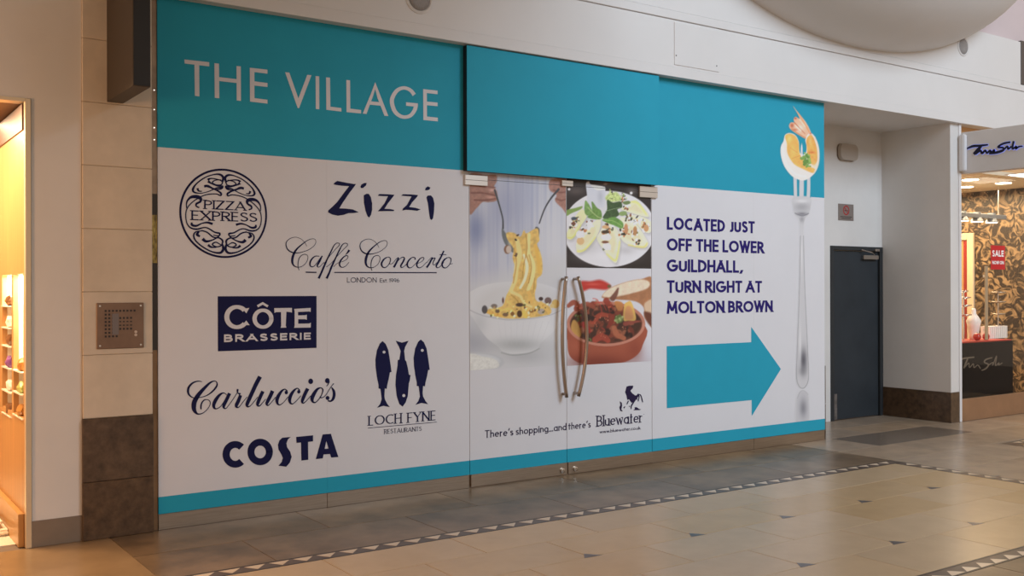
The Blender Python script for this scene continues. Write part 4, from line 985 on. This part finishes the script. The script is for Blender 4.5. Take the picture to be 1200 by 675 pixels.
ik = Ink(250, 500, 7.5)
ik.arc(192, 243, 80, 87, 46, 314, 63, 60); ik.arc(411, 222, 81, 86, 0, 360, 61, 61)
ik.poly([(680,90),(605,97),(580,120),(567,160),(572,200),(598,245),(610,275),(600,310),(572,343),(640,352),(672,315),(688,265),(675,220),(648,180),(642,145),(655,112)])
ik.poly([(728,90),(876,75),(876,128),(832,134),(834,290),(773,298),(770,138),(730,142)])
ik.poly([(960,68),(1032,62),(1098,266),(1035,271),(1025,240),(968,244),(962,278),(900,285)], holes=[[(992,125),(978,195),(1012,192)]])
ik.build('block_lettering', M_NAVY, HL, label='heavy navy lettering COSTA')

ik = Ink(425, 390, 5.4)
f1 = [(125,52),(145,70),(162,110),(170,160),(178,215),(182,248),(172,250),(165,290),(155,330),(152,355),(140,352),(137,400),(140,420),(155,450),(172,470),(130,462),(90,475),(110,450),(120,420),(118,400),(112,355),(100,352),(100,330),(90,280),(82,220),(80,170),(90,110),(108,68)]
def ring(cx, cy, r): return [(cx+r*math.cos(2*math.pi*i/14), cy-r*math.sin(2*math.pi*i/14)) for i in range(14)]
ik.poly(f1, holes=[ring(135,122,9.5)]); ik.poly([(367+(x-125), 42+(y-52)*.98) for x, y in f1], holes=[ring(377,111,9.5)])
ik.poly([(208,50),(248,62),(290,50),(268,90),(262,115),(268,172),(275,180),(285,220),(292,265),(302,268),(298,300),(292,320),(285,400),(272,440),(252,467),(232,450),(215,400),(207,330),(210,270),(220,210),(222,172),(232,170),(240,115),(228,85)], holes=[ring(260,397,10)])
tx(ik, 'LOCH', (36,588), (246,572), (36,526), (246,507), t=.15, thin=.075, serif=True, gap=.10)
tx(ik, 'FYNE', (282,570), (464,552), (282,506), (464,491), t=.15, thin=.075, serif=True, gap=.10)
ik.poly([(32,601),(468,563),(468,566.5),(32,604.5)])
tx(ik, 'RESTAURANTS', (135,640), (373,619), (135,611), (373,592), t=.13, thin=.09, serif=True, gap=.12)
ik.build('fish_logo', M_NAVY, HL, label='three navy fish above LOCH FYNE RESTAURANTS')

# ---------------------------------------------------------------- lettering: doors
ik = Ink(560, 480, 8.571)
tx(ik, "There's shopping...and", (70,286), (889,206), (70,208), (889,134), t=.155, thin=.115, gap=.12, space=.28)
ik.build('slogan_lettering', M_DARKINK, DL, label="dark lettering There's shopping...and")
ik = Ink(560, 480, 8.571)
tx(ik, "there's", (907,203), (1132,180), (907,131), (1132,108), t=.155, thin=.115, gap=.12)
ik.build('slogan_lettering', M_DARKINK, DR, label="dark lettering there's")
ik = Ink(690, 440, 8.4375)
tx(ik, 'Bluewater', (76,508), (530,464), (76,398), (530,356), t=.15, thin=.08, serif=True, gap=.06)
tx(ik, 'www.bluewater.co.uk', (106,573), (510,533), (106,538), (510,500), t=.17, thin=.13, gap=.10)
ik.disc(544, 384, 3)
ik.poly([(372,110),(395,102),(438,100),(434,125),(410,150),(425,172),(455,196),(470,196),(488,178),(499,192),(480,222),(462,245),(440,262),(425,272),(410,255),(397,235),(380,242),(372,200),(358,165),(365,140)])
for q in ([(486,180,11),(496,210,10),(486,256,8)], [(500,184,9),(516,205,10),(528,250,11),(532,266,6)], [(460,235,13),(440,268,12),(420,300,13),(418,332,8)], [(375,285,9),(391,250,12)], [(345,322,14),(356,306,7)], [(470,215,9),(478,240,8)], [(405,310,7),(396,300,5)]): ik.pen(q)
ik.poly([(305,255),(325,270),(328,300),(320,335),(336,356),(310,350),(302,315),(312,290)]); ik.poly([(440,343),(455,330),(450,315),(470,312),(495,330),(516,335),(500,342)])
ik.build('horse_logo', M_DARKINK, DR, label='rearing horse mark above Bluewater')

# ---------------------------------------------------------------- lettering: right hoarding
for s_, a, b, t0, t1, b0, b1 in (('LOCATED JUST',33,568,47,75,125,148),('OFF THE LOWER',33,623,175,197,254,270),('GUILDHALL,',33,493,303,314,383,388),('TURN RIGHT AT',33,612,433,437,511,508),('MOLTON BROWN',33,677,560,556,638,626)):
    ik = Ink(775, 245, 5.193); ws = s_.split(' '); iks = [Ink(775, 245, 5.193) for _ in ws]
    text(iks, s_, ik.px(a,b0), ik.px(b,b1), ik.px(a,t0), ik.px(b,t1), t=.255, thin=.19, gap=.085, space=.36)
    for w_, k_ in zip(ws, iks): k_.build('directions_word', M_PURPLE, HR, label='violet word ' + w_.strip(','))
ik = Ink(); ik.v = []; ik.to = lambda x, y: (x, y)
ik.poly([(6.52,1.066),(7.664,1.066),(7.664,1.218),(8.102,0.779),(7.668,0.334),(7.668,0.492),(6.52,0.492)])
ik.build('blue_arrow', M_TEAL, HR, label='large blue arrow pointing right')
(px0, pz1), (px1, pz0) = W(908, 118), W(966, 492)
print_mesh('prawn_print', px0, 8.79, ZS + 0.001, pz1, 0.0066, paint_prawn, HR, (188, 188, 195), (905, 120, 5.625), Y=D - 0.0012, cull=True, label='photograph of a prawn on a steel fork')

# ================================================================== PILLAR FITTINGS
gp = thing('intercom_plate', 'square bronze perforated plate on the stone pillar', 'grille')
gx0, gx1, gz0, gz1 = 1.512, 1.806, 1.222, 1.518; GY = D - 0.02
BX('plate', M_BRONZE, gp, gx0, gx1, GY - 0.008, GY, gz0, gz1, bevel=0.003)
for a in (gx0 + .02, gx1 - .02):
    for c in (gz0 + .02, gz1 - .02):
        MB().lathe([(0.006, 0), (0.006, -0.003)], (a, GY - 0.008, c), 10, 'y').build('screw', M_STEELB, gp)
slots = MB(); bars = MB()
for i in range(9):
    for j in range(8):
        inner = (i >= 4 and i <= 7 and 2 <= j <= 5)
        if (i >= 4 and j >= 6) or (i == 8 and 0 < j < 6): continue
        if j == 1 and i > 3: continue
        x = gx0 + .055 + i*.0225; z = gz1 - .052 - j*.0235
        h = .0065 if not (inner and 2 < j < 5) else .004
        slots.box(x - .0065, x + .0065, GY - 0.0088, GY - 0.006, z - h, z + h)
slots.build('perforations', M_HOLE, gp)
bars.box(gx0 + .095, gx0 + .135, GY - .0094, GY - .006, gz0 + .09, gz1 - .07)
bars.build('inner_plate', mat('grey_tin', (0.20, 0.17, 0.16, 1), 0.5, 0.4), gp)
for z in (gz0 + .085, gz0 + .105): MB().lathe([(0.009, 0), (0.009, -.004)], (gx1 - .052, GY - .008, z), 12, 'y').build('button', mat('pale_button', (0.6, 0.5, 0.42, 1), .4), gp)

bs = thing('blade_sign', 'dark projecting blade sign fixed to the stone pillar', 'sign')
BX('sign_box', mat('sign_brown', (0.055, 0.040, 0.028, 1), 0.55), bs, 1.58, 1.682, 6.20, D - 0.02, 2.815, 3.55, bevel=0.002)
BX('front_face', M_BLACK, bs, 1.583, 1.679, 6.194, 6.20, 2.819, 3.546)

# ================================================================== LEFT SHOP (warm lit)
SX = 1.098
tr = thing('trim_3', 'bright metal edging around the opening of the warm lit shop', 'trim', kind='structure')
M_EDGE = mat('pale_gold_edge', (0.72, 0.60, 0.42, 1), 0.3, 0.4)
BX('jamb', M_EDGE, tr, SX, 1.132, D - 0.012, 6.89, 0, 2.79, bevel=0.003)
BX('head', M_EDGE, tr, -4, SX, D - 0.012, 6.95, 2.768, 2.79)
M_SHOPW = mat('shop_white', (0.80, 0.72, 0.60, 1), 0.4)
ls = thing('wall_shop_side', 'honey timber side wall with two lit display niches in the left shop', 'wall', kind='structure')
n1 = [on(2.5, 318, X=SX), on(14, 502, X=SX)]; n2 = [on(15.5, 314, X=SX), on(27.6, 507, X=SX)]
na0, na1 = n1[1].y, n1[0].y; nb0, nb1 = n2[1].y, n2[0].y                  # Y ranges (far ends are larger)
NZ0, NZ1 = 0.80, 1.705
YE = 9.6
TX = 1.13
BX('timber_panel', M_WOOD, ls, SX, TX, 6.891, YE, 0, NZ0); BX('timber_panel', M_WOOD, ls, SX, TX, 6.891, YE, NZ1, 2.60)
BX('timber_panel', M_WOOD, ls, SX, TX, 6.891, nb0, NZ0, NZ1); BX('divider', M_WOOD, ls, SX, TX, nb1, na0, NZ0, NZ1); BX('niche_side', M_SHOPW, ls, TX, 1.29, nb1, na0, NZ0, NZ1)
BX('niche_side', M_SHOPW, ls, TX, 1.29, na1, na1 + .01, NZ0, NZ1); BX('niche_side', M_SHOPW, ls, TX, 1.29, nb0 - .01, nb0, NZ0, NZ1)
BX('timber_panel', M_WOOD, ls, SX, TX, na1, YE, NZ0, NZ1)
BX('frieze', mat('dark_timber', (0.10, 0.04, 0.015, 1), 0.45), ls, SX - 0.01, TX, 6.891, YE, 2.60, 2.76)
BX('skirting', mat('skirting_timber', (0.50, 0.27, 0.10, 1), 0.3, noise=.1, nscale=4), ls, SX - 0.035, SX, 6.90, YE, 0.0, 0.21, bevel=0.004)
for a, b in ((na0, na1), (nb0, nb1)):
    BX('niche_back', M_SHOPW, ls, 1.29, 1.30, a, b, NZ0, NZ1); BX('niche_floor', M_SHOPW, ls, TX, 1.29, a, b, NZ0 - 0.01, NZ0); BX('niche_top', M_SHOPW, ls, TX, 1.29, a, b, NZ1, NZ1 + 0.01)
BX('outer_skin', M_SHOPW, ls, 1.30, 1.31, 6.886, YE, 0, 2.76)
o = BX('wall_shop_back', M_WOOD, None, -4, 1.31, YE, YE + .05, 0, 2.76); tag(o, 'honey timber back wall of the left shop', 'wall', kind='structure')
o = BX('ceiling', mat('dark_timber_ceiling', (0.12, 0.055, 0.025, 1), 0.5), None, -4, 1.31, 6.96, YE, 2.77, 2.82); tag(o, 'dark timber ceiling of the left shop', 'ceiling', kind='structure')
o = BX('floor_shop', mat('shop_floor_white', (0.78, 0.70, 0.58, 1), 0.3), None, -4, SX - 0.035, 7.0, YE, -0.02, 0.004); tag(o, 'white lit floor of the left shop', 'floor', kind='structure')
area('shop_lamp_left', (0.3, 7.9, 2.70), (0.55, 7.7, 0), 1.0, 1.2, 85, (1.0, 0.72, 0.45))
area('shop_lamp_door', (0.35, 7.12, 2.74), (0.55, 6.5, 0), 1.0, 0.25, 66, (1.0, 0.64, 0.34))
for a, b in ((na0, na1), (nb0, nb1)):
    area('niche_lamp', (1.21, (a+b)/2, NZ1 - 0.005), (1.21, (a+b)/2, 0), 0.10, max(b-a-.03, .03), 9, (1.0, 0.86, 0.66))
def rock(name, c, r, m, label, seed):
    rn = random.Random(seed); bm = bmesh.new(); bmesh.ops.create_icosphere(bm, subdivisions=2, radius=1)
    for v in bm.verts: v.co = Vector((v.co.x*.72, v.co.y*1.7, max(v.co.z, -.75)))*(r*rn.uniform(.82, 1.15)) 
    for v in bm.verts: v.co.z = max(v.co.z, -r*.72)
    me = bpy.data.meshes.new(name); bm.to_mesh(me); bm.free(); me.materials.append(m)
    o = bpy.data.objects.new(name, me); COL.objects.link(o); o.location = (c[0], c[1], c[2] + r*.72)
    tag(o, label, 'ornament', 'small ornaments in the lit niches'); return o
M_OB = mat('orn_brown', (0.16, 0.07, 0.03, 1), .3, noise=.4, nscale=30); M_OW = mat('orn_white', (0.8, 0.68, 0.58, 1), .3); M_OP = mat('orn_purple', (0.22, 0.08, 0.28, 1), .25, noise=.3, nscale=30)
M_OG = mat('orn_green', (0.42, 0.48, 0.14, 1), .3, noise=.2, nscale=30); M_OO = mat('orn_amber', (0.45, 0.20, 0.05, 1), .3, noise=.3, nscale=30)
M_GLASSY = mat('shelf_white', (0.85, 0.78, 0.68, 1), 0.2)
ya, yb = (na0+na1)/2, (nb0+nb1)/2
orn = [(352, M_OB, 'topmost dark brown ornament in the niche farther from the doorway', 0), (377, M_OW, 'upper white ornament in the niche farther from the doorway', 0), (398, M_OB, 'dark brown ornament just above the purple one', 0), (423, M_OP, 'purple faceted ornament in the lit niche', 0), (450, M_OW, 'lower white ornament under the purple one', 0), (477, M_OB, 'lowest brown ornament in the niche farther from the doorway', 0),
       (427, M_OO, 'amber ornament, upper of the niche nearest the doorway', 1), (452, M_OG, 'green ornament in the niche nearest the doorway', 1), (479, M_OO, 'amber ornament, lowest of the niche nearest the doorway', 1)]
for k, (py, m, lb, nb) in enumerate(orn):
    yy = yb if nb else ya; w2 = ((nb1-nb0) if nb else (na1-na0))
    z = on(22 if nb else 9, py + 6, X=1.12).z
    sh = BX('niche_shelf', M_GLASSY, ls, 1.09, 1.29, yy - w2/2, yy + w2/2, z - 0.008, z)
    rock('ornament', (1.122, yy, z + .0005), 0.046, m, lb, k)
wp = thing('display_plinth', 'low white rounded plinth on the shop floor by the timber wall', 'plinth')
q = on(2, 626, Z=0.0)
BX('base', M_SHOPW, wp, q.x - .55, q.x + .04, q.y - .1, q.y + .55, 0.0045, 0.045, bevel=.015, segs=2); BX('top', M_SHOPW, wp, q.x - .5, q.x + .0, q.y - .06, q.y + .5, 0.045, 0.12, bevel=.03, segs=3)

# ================================================================== RIGHT SHOP (jewellery)
SY = 6.83; RX = 14.0; CZ = 3.0
M_WALLP = bpy.data.materials.new('damask_wallpaper'); M_WALLP.use_nodes = True
nt = M_WALLP.node_tree; b = nt.nodes['Principled BSDF']; b.inputs['Roughness'].default_value = .45
tc = nt.nodes.new('ShaderNodeTexCoord'); nz = nt.nodes.new('ShaderNodeTexNoise'); nz.inputs['Scale'].default_value = 4; nz.inputs['Detail'].default_value = 1.0
vm = nt.nodes.new('ShaderNodeVectorMath'); vm.operation = 'MULTIPLY_ADD'; vm.inputs[1].default_value = (.3, .3, .3)
nt.links.new(tc.outputs['Object'], nz.inputs['Vector']); nt.links.new(nz.outputs['Color'], vm.inputs[0]); nt.links.new(tc.outputs['Object'], vm.inputs[2])
am = nt.nodes.new('ShaderNodeTexNoise'); am.inputs['Scale'].default_value = 6.5; am.inputs['Detail'].default_value = 3; am.inputs['Distortion'].default_value = 2.2
nt.links.new(vm.outputs[0], am.inputs['Vector'])
cr = nt.nodes.new('ShaderNodeValToRGB'); cr.color_ramp.elements[0].position = .47; cr.color_ramp.elements[1].position = .62
cr.color_ramp.elements[0].color = (.020, .010, .005, 1); cr.color_ramp.elements[1].color = (.30, .19, .095, 1); nt.links.new(am.outputs['Fac'], cr.inputs['Fac']); nt.links.new(cr.outputs['Color'], b.inputs['Base Color'])
o = BX('wall_right', M_WALLP, None, RX, RX + .05, SY + .1, 10.2, 0, CZ); tag(o, 'brown and gold patterned wallpaper wall inside the jewellery shop', 'wall', kind='structure')
o = BX('wall_shop_rear', M_WALLP, None, 11.29, RX + .05, 10.2, 10.25, 0, CZ); tag(o, 'brown and gold patterned rear wall of the jewellery shop', 'wall', kind='structure')
o = BX('wall_shop_party', M_SHOPW, None, 11.25, 11.29, 7.95, 10.2, 0, CZ); tag(o, 'plain party wall of the jewellery shop', 'wall', kind='structure')
o = BX('ceiling_shop', mat('shop_ceiling', (0.78, 0.66, 0.48, 1), 0.6), None, 11.25, RX + .05, SY + .02, 10.2, CZ, CZ + .05); tag(o, 'cream ceiling of the jewellery shop', 'ceiling', kind='structure')
o = BX('wall_shop_bulkhead', mat('bulkhead_orange_lit', (0.70, 0.42, 0.20, 1), 0.6), None, 11.29, RX + 1.5, SY + .10, SY + .15, CZ + .05, FZ); tag(o, 'bulkhead above the jewellery shop sign, coloured as if lit orange', 'wall', kind='structure')  # wood tone with the orange light put into the colour
o = BX('floor_jeweller', mat('jeweller_floor', (0.34, 0.24, 0.15, 1), 0.3), None, 11.29, RX, SY + .05, 10.2, -.01, .005); tag(o, 'brown floor of the jewellery shop', 'floor', kind='structure')
M_GLASS = bpy.data.materials.new('clear_glass'); M_GLASS.use_nodes = True
nt = M_GLASS.node_tree; pb = nt.nodes['Principled BSDF']; tb = nt.nodes.new('ShaderNodeBsdfTransparent'); gb = nt.nodes.new('ShaderNodeBsdfGlossy'); gb.inputs['Roughness'].default_value = .03
lw = nt.nodes.new('ShaderNodeLayerWeight'); lw.inputs['Blend'].default_value = .5; pw = nt.nodes.new('ShaderNodeMath'); pw.operation = 'POWER'; pw.inputs[1].default_value = 5; fr = nt.nodes.new('ShaderNodeMath'); fr.operation = 'MULTIPLY_ADD'; fr.inputs[1].default_value = .5; fr.inputs[2].default_value = .015; nt.links.new(lw.outputs['Facing'], pw.inputs[0]); nt.links.new(pw.outputs[0], fr.inputs[0]); mx = nt.nodes.new('ShaderNodeMixShader')
nt.links.new(fr.outputs[0], mx.inputs[0]); nt.links.new(tb.outputs[0], mx.inputs[1]); nt.links.new(gb.outputs[0], mx.inputs[2]); nt.links.new(mx.outputs[0], nt.nodes['Material Output'].inputs['Surface'])
wn = thing('window_1', 'glazed front of the jewellery shop on a bronze kick plate', 'window', kind='structure')
BX('pane', M_GLASS, wn, 11.295, 12.58, SY, SY + .010, .27, 2.96); BX('pane', M_GLASS, wn, 12.586, RX + 1.2, SY, SY + .010, .27, 2.96)
BX('kick_plate', mat('kick_bronze', (0.40, 0.24, 0.14, 1), 0.35, 0.6, noise=.08, nscale=4), wn, 11.292, RX + 1.2, SY - .015, SY + .03, 0.002, .268, bevel=.003)
dp = thing('door_pull', 'tall flat glass door pull on the jewellery shop front', 'handle')
(hx, hz1), (hx2, hz0) = W(1152.5, 312, SY), W(1152.5, 398, SY)
BX('bar', mat('pull_brass', (0.52, 0.40, 0.26, 1), 0.3, .5), dp, hx - .035, hx + .025, SY - .045, SY - .03, hz0, hz1, bevel=.004)
for z in (hz0 + .12, hz1 - .12): BX('standoff', M_STEELB, dp, hx - .015, hx + .005, SY - .03, SY - .0005, z - .015, z + .015)
# sale poster stuck on the glass
sp = thing('sale_poster', 'red SALE poster on the jewellery shop glass', 'poster')
(sx0, sz1), (sx1, sz0) = W(1161, 287.5, SY), W(1177.5, 316, SY)
BX('sheet', mat('sale_red', (0.55, 0.010, 0.016, 1), .5), sp, sx0, sx1, SY - .004, SY - .0005, sz0, sz1)
ik = Ink(); ik.to = lambda x, y: (x, y); ww, hh = sx1-sx0, sz1-sz0
def sl_(s_, x0, x1, f0, f1, **k): text(ik, s_, (sx0+ww*x0, sz0+hh*f0), (sx0+ww*x1, sz0+hh*f0), (sx0+ww*x0, sz0+hh*f1), (sx0+ww*x1, sz0+hh*f1), **k)
sl_('SALE', .08, .90, .54, .80, t=.22, gap=.10); ik.build('lettering', mat('poster_white', (.9, .9, .9, 1), .5), sp, Y=SY - .0048)
ik = Ink(); ik.to = lambda x, y: (x, y); sl_('NOW ON', .08, .90, .22, .36, t=.24, gap=.12, space=.3); ik.build('lettering', MATS['poster_white'], sp, Y=SY - .0048)

# projecting sign board
sg = thing('shop_sign', 'pale grey sign board with dark script standing out over the jewellery shop', 'sign')
FX = 11.30
BX('board', mat('sign_grey', (0.70, 0.68, 0.665, 1), .5, noise=.03, nscale=3), sg, FX, FX + .12, 5.2, SY - .005, 2.958, 3.452, bevel=.004)
BX('bracket', mat('bracket_white', (0.72, 0.71, 0.71, 1), .45), sg, FX - .075, FX, SY - .085, SY - .02, 2.985, 3.42, bevel=.01, segs=2)
def onX(px, py): p_ = on(px, py, X=FX); return (p_.y, p_.z)
SCR = [[(122,230,9),(160,215,15),(200,212,14),(252,206,9)], [(210,214,14),(188,240,20),(165,264,16)], [(175,262,13),(205,242,13),(215,258,13),(235,241,12),(245,256,12),(265,241,12),(270,256,12),(290,238,12),(286,258,10)],
       [(388,190,11),(345,199,12),(312,220,11),(342,224,12),(342,240,15),(300,254,15),(258,260,10)], [(345,238,10),(370,216,11),(374,232,11),(395,216,11)], [(408,184,12),(400,230,12),(424,216,11),(420,231,11),(440,218,10),(463,215,8)]]
ik = Ink(1110, 130, 5.19, onX)
for q in SCR: ik.pen([(x, y, w_ + 6) for x, y, w_ in q])
ik.build('halo', emit('halo_blue', (0.30, 0.36, 0.9), 0.5), sg, Y=FX - .0012, plane='x')
ik = Ink(1110, 130, 5.19, onX)
for q in SCR: ik.pen(q, k=1.05)
k0 = ik.build('script_lettering', mat('sign_ink', (0.006, 0.007, 0.03, 1), .3), sg, Y=FX - .012, plane='x', label='dark blue script Thomas Sabo')

# counter, jewellery, baubles
dc = thing('display_counter', 'glossy black display counter with red top in the jewellery shop window', 'counter')
CY = 6.98
cx0 = 11.30; cx1, cz1 = W(1187, 397.5, CY); cz0 = .02
BX('body', mat('gloss_black', (0.006, 0.005, 0.005, 1), .4, spec=.08), dc, cx0, cx1, CY, CY + .42, cz0, cz1 - .015, bevel=.004)
BX('top', mat('red_felt', (0.42, 0.03, 0.015, 1), .5), dc, cx0, cx1 - .02, CY + .01, CY + .41, cz1 - .015, cz1)
ik = Ink(1110, 370, 5.19, lambda px, py: W(px, py, CY))
for q in ([(80,266,8),(110,258,10),(165,252,8)], [(125,258,8),(112,290,10),(100,320,8)], [(108,312,6),(130,287,6),(135,315,6),(158,292,6),(163,316,6),(185,300,6),(202,322,6)], [(275,254,6),(236,266,9),(226,284,8),(250,296,8),(236,320,9),(208,333,6)], [(246,304,6),(276,284,6),(276,302,6),(300,244,6),(292,302,6),(314,286,6),(312,300,6),(336,285,5)]): ik.pen(q)
ik.build('script_lettering', mat('dull_gold_ink', (0.13, 0.10, 0.07, 1), .5), dc, Y=CY - .0012, label='dull gold script Thomas Sabo')
M_BAUB = mat('bauble_red', (0.45, 0.012, 0.010, 1), .08, coat=.8, coatr=.03); M_SIL = mat('silver', (0.75, 0.72, 0.70, 1), .15, 1.0); M_DISPW = mat('display_white', (0.85, 0.80, 0.74, 1), .4)
def bauble(px, py, Y, r, label, zb):
    t = thing('bauble', label, 'bauble', 'red baubles in the jewellery window'); x, _ = W(px, py, Y)
    prof = [(r*math.sin(math.pi*k/12)+1e-4, r - r*math.cos(math.pi*k/12)) for k in range(13)]
    MB().lathe(prof, (x, Y, zb), 20).build('ball', M_BAUB, t, smooth=True); MB().lathe([(r*.22, 2*r - .004), (r*.22, 2*r + .012)], (x, Y, zb), 10).build('cap', M_SIL, t)
bauble(1145, 392, 7.06, .048, 'shiny red bauble on the counter, nearer the white post', cz1); bauble(1155.5, 393, 7.08, .044, 'shiny red bauble on the counter, second from the white post', cz1)
bt = tag(BX('display_block', M_DISPW, None, cx0 + .03, cx0 + .15, 7.00, 7.09, cz1, cz1 + .20, bevel=.005), 'white display block with ring motif on the counter', 'display block')
st = thing('jewellery_stand', 'tiered silver jewellery stand on the counter by the white post', 'jewellery stand')
jx, _ = W(1127.5, 360, 7.22)
MB().tube([(jx + .03, 7.22, cz1), (jx + .03, 7.22, cz1 + .62)], .012, 10).build('stem', M_SIL, st)
for k, (zz, rr) in enumerate(((.30, .10), (.42, .10), (.52, .09), (.60, .06))): MB().lathe([(rr*.3, 0), (rr, .018), (rr*.96, .03), (rr*.3, .014)], (jx + .03, 7.22, cz1 + zz), 20).build('tray', M_SIL, st, smooth=True)
nb_ = tag(MB().lathe([(.05, 0), (.055, .05), (.075, .16), (.09, .24), (.06, .29), (.03, .33), (.028, .38), (.02, .40)], (W(1141, 380, 7.24)[0], 7.24, cz1), 20).build('necklace_bust', M_DISPW, None, smooth=True), 'white necklace bust beside the silver stand', 'bust')
pbx0, _ = W(1156, 385, 7.26); pbx1, _ = W(1177, 385, 7.26)
gb_ = thing('pleated_box', 'white ribbed box at the back of the counter', 'box')
BX('body', M_DISPW, gb_, pbx0, pbx1, 7.22, 7.34, cz1, cz1 + .16)
for k in range(9):
    xx = pbx0 + (pbx1-pbx0)*(k+.5)/9; BX('rib', M_DISPW, gb_, xx - .008, xx + .008, 7.212, 7.22, cz1 + .003, cz1 + .158)
s2 = thing('cake_stand', 'glass tiered stand glinting in front of the wallpaper', 'stand')
kx, _ = W(1167, 350, 7.30)
MB().tube([(kx, 7.27, cz1 + .1601), (kx, 7.27, cz1 + .60)], .008, 8).build('stem', M_SIL, s2); MB().lathe([(.05, 0), (.05, .01)], (kx, 7.27, cz1 + .1601), 16).build('foot', M_SIL, s2)
for zz, rr in ((.30, .09), (.46, .10), (.585, .10)): MB().lathe([(rr*.2, 0), (rr, .015), (rr*.97, .026), (rr*.2, .012)], (kx, 7.27, cz1 + zz), 20).build('tray', mat('tin_glass', (.45, .38, .30, 1), .12, .6), s2, smooth=True)
for k, (px, py, r, lb) in enumerate(((1192.5, 388, .05, 'red bauble on the low shelf farther right of the counter'), (1199, 391, .05, 'rightmost red bauble, cut by the picture edge'))):
    bauble(px, py, 7.9 - .0*k, r, lb, W(px, py, 7.9)[1] - r)
bsx, bsz = W(1195, 391, 7.9); zb_ = min(W(1192.5, 388, 7.9)[1], W(1199, 391, 7.9)[1]) - .05
sf = thing('low_table', 'dark low table carrying red baubles before the wallpaper', 'table')
BX('top', M_BLACK, sf, bsx - .35, bsx + .4, 7.75, 8.05, zb_ - .03, zb_ - .0005, bevel=.003)
for a in (bsx - .32, bsx + .37): BX('leg', M_BLACK, sf, a - .02, a + .02, 7.88, 7.92, .005, zb_ - .03)
# framed mirror on the wallpaper wall
mr = thing('framed_mirror', 'tall pale framed opening with red edge on the wallpaper wall', 'mirror')
a1 = on(1142.5, 273, X=RX); y0 = a1.y; zt = a1.z
M_FRM = mat('pale_frame', (0.60, 0.46, 0.30, 1), .4); y1 = y0 + 1.3; zb0 = .35
for bx_ in ((RX - .05, RX - .001, y0, y0 + .10, zb0, zt), (RX - .05, RX - .001, y1 - .10, y1, zb0, zt), (RX - .05, RX - .001, y0 + .1, y1 - .1, zt - .10, zt), (RX - .05, RX - .001, y0 + .1, y1 - .1, zb0, zb0 + .1)): BX('frame', M_FRM, mr, *bx_, bevel=.006)
BX('mirror_panel', mat('amber_panel', (0.42, 0.24, 0.10, 1), .35), mr, RX - .02, RX - .001, y0 + .16, y1 - .1, zb0 + .1, zt - .1); BX('red_edge', mat('red_edge', (0.25, 0.02, 0.015, 1), .4), mr, RX - .03, RX - .001, y0 + .11, y0 + .16, zb0 + .1, zt - .1)
# pendant track with spot lamps
pt_ = thing('pendant_track', 'grey suspended lighting track with glowing lamps in the jewellery shop', 'light')
PY_ = 7.6; (tx0, tz0), (tx1, tz1) = W(1124, 251, PY_), W(1175.5, 255.5, PY_); tz = (tz0+tz1)/2
BX('track', mat('track_grey', (0.30, 0.32, 0.34, 1), .4, .3), pt_, 11.3, tx1, PY_ - .05, PY_ + .05, tz - .03, tz + .03, bevel=.004)
M_LAMP = emit('lamp_warm', (1.0, .80, .50), 9)
for px in (1128, 1145, 1162):
    xx, _ = W(px, 258, PY_); h_ = MB().lathe([(.05, .07), (.05, 0), (.085, -.05), (.085, -.06)], (xx, PY_, tz - .02), 20).build('lamp_head', MATS['track_grey'], pt_); MB().lathe([(.075, -.0605), (.075, -.064)], (xx, PY_, tz - .02), 20).build('lamp_disc', M_LAMP, h_)
for xx in (11.5, tx1 - .12): MB().tube([(xx, PY_, tz + .03), (xx, PY_, CZ)], .005, 6).build('rod', M_STEELB, pt_)
# downlights
M_DOWN = emit('downlight_glow', (1.0, .86, .62), 12)
for px, py, lb in ((1137, 210, 'round downlight nearest the grey sign board'), (1131.5, 218.5, 'round downlight farthest into the jewellery shop'), (1176, 214, 'round downlight toward the picture edge')):
    q = on(px, py, Z=CZ); t = thing('downlight', lb, 'light', 'round downlights in the jewellery shop')
    MB().lathe([(.125, 0), (.125, -.006), (.10, -.008)], (q.x, q.y, CZ), 24).build('trim_ring', M_DISPW, t); MB().lathe([(.098, -.0082), (.098, -.012)], (q.x, q.y, CZ), 24).build('lens', M_DOWN, t)
q = on(1196, 203, Z=CZ)
lp = thing('light_panel', 'bright square light panel under the sign board at the picture edge', 'light')
BX('tray', M_DISPW, lp, q.x - .06, q.x + .66, q.y - .42, q.y + .17, CZ - .012, CZ); BX('diffuser', emit('panel_glow', (1, .90, .72), 6), lp, q.x - .03, q.x + .63, q.y - .39, q.y + .14, CZ - .016, CZ - .012)
area('shop_lamp_right', (12.8, 8.3, 2.94), (12.8, 8.3, 0), 1.8, 1.8, 135, (1.0, .76, .46))
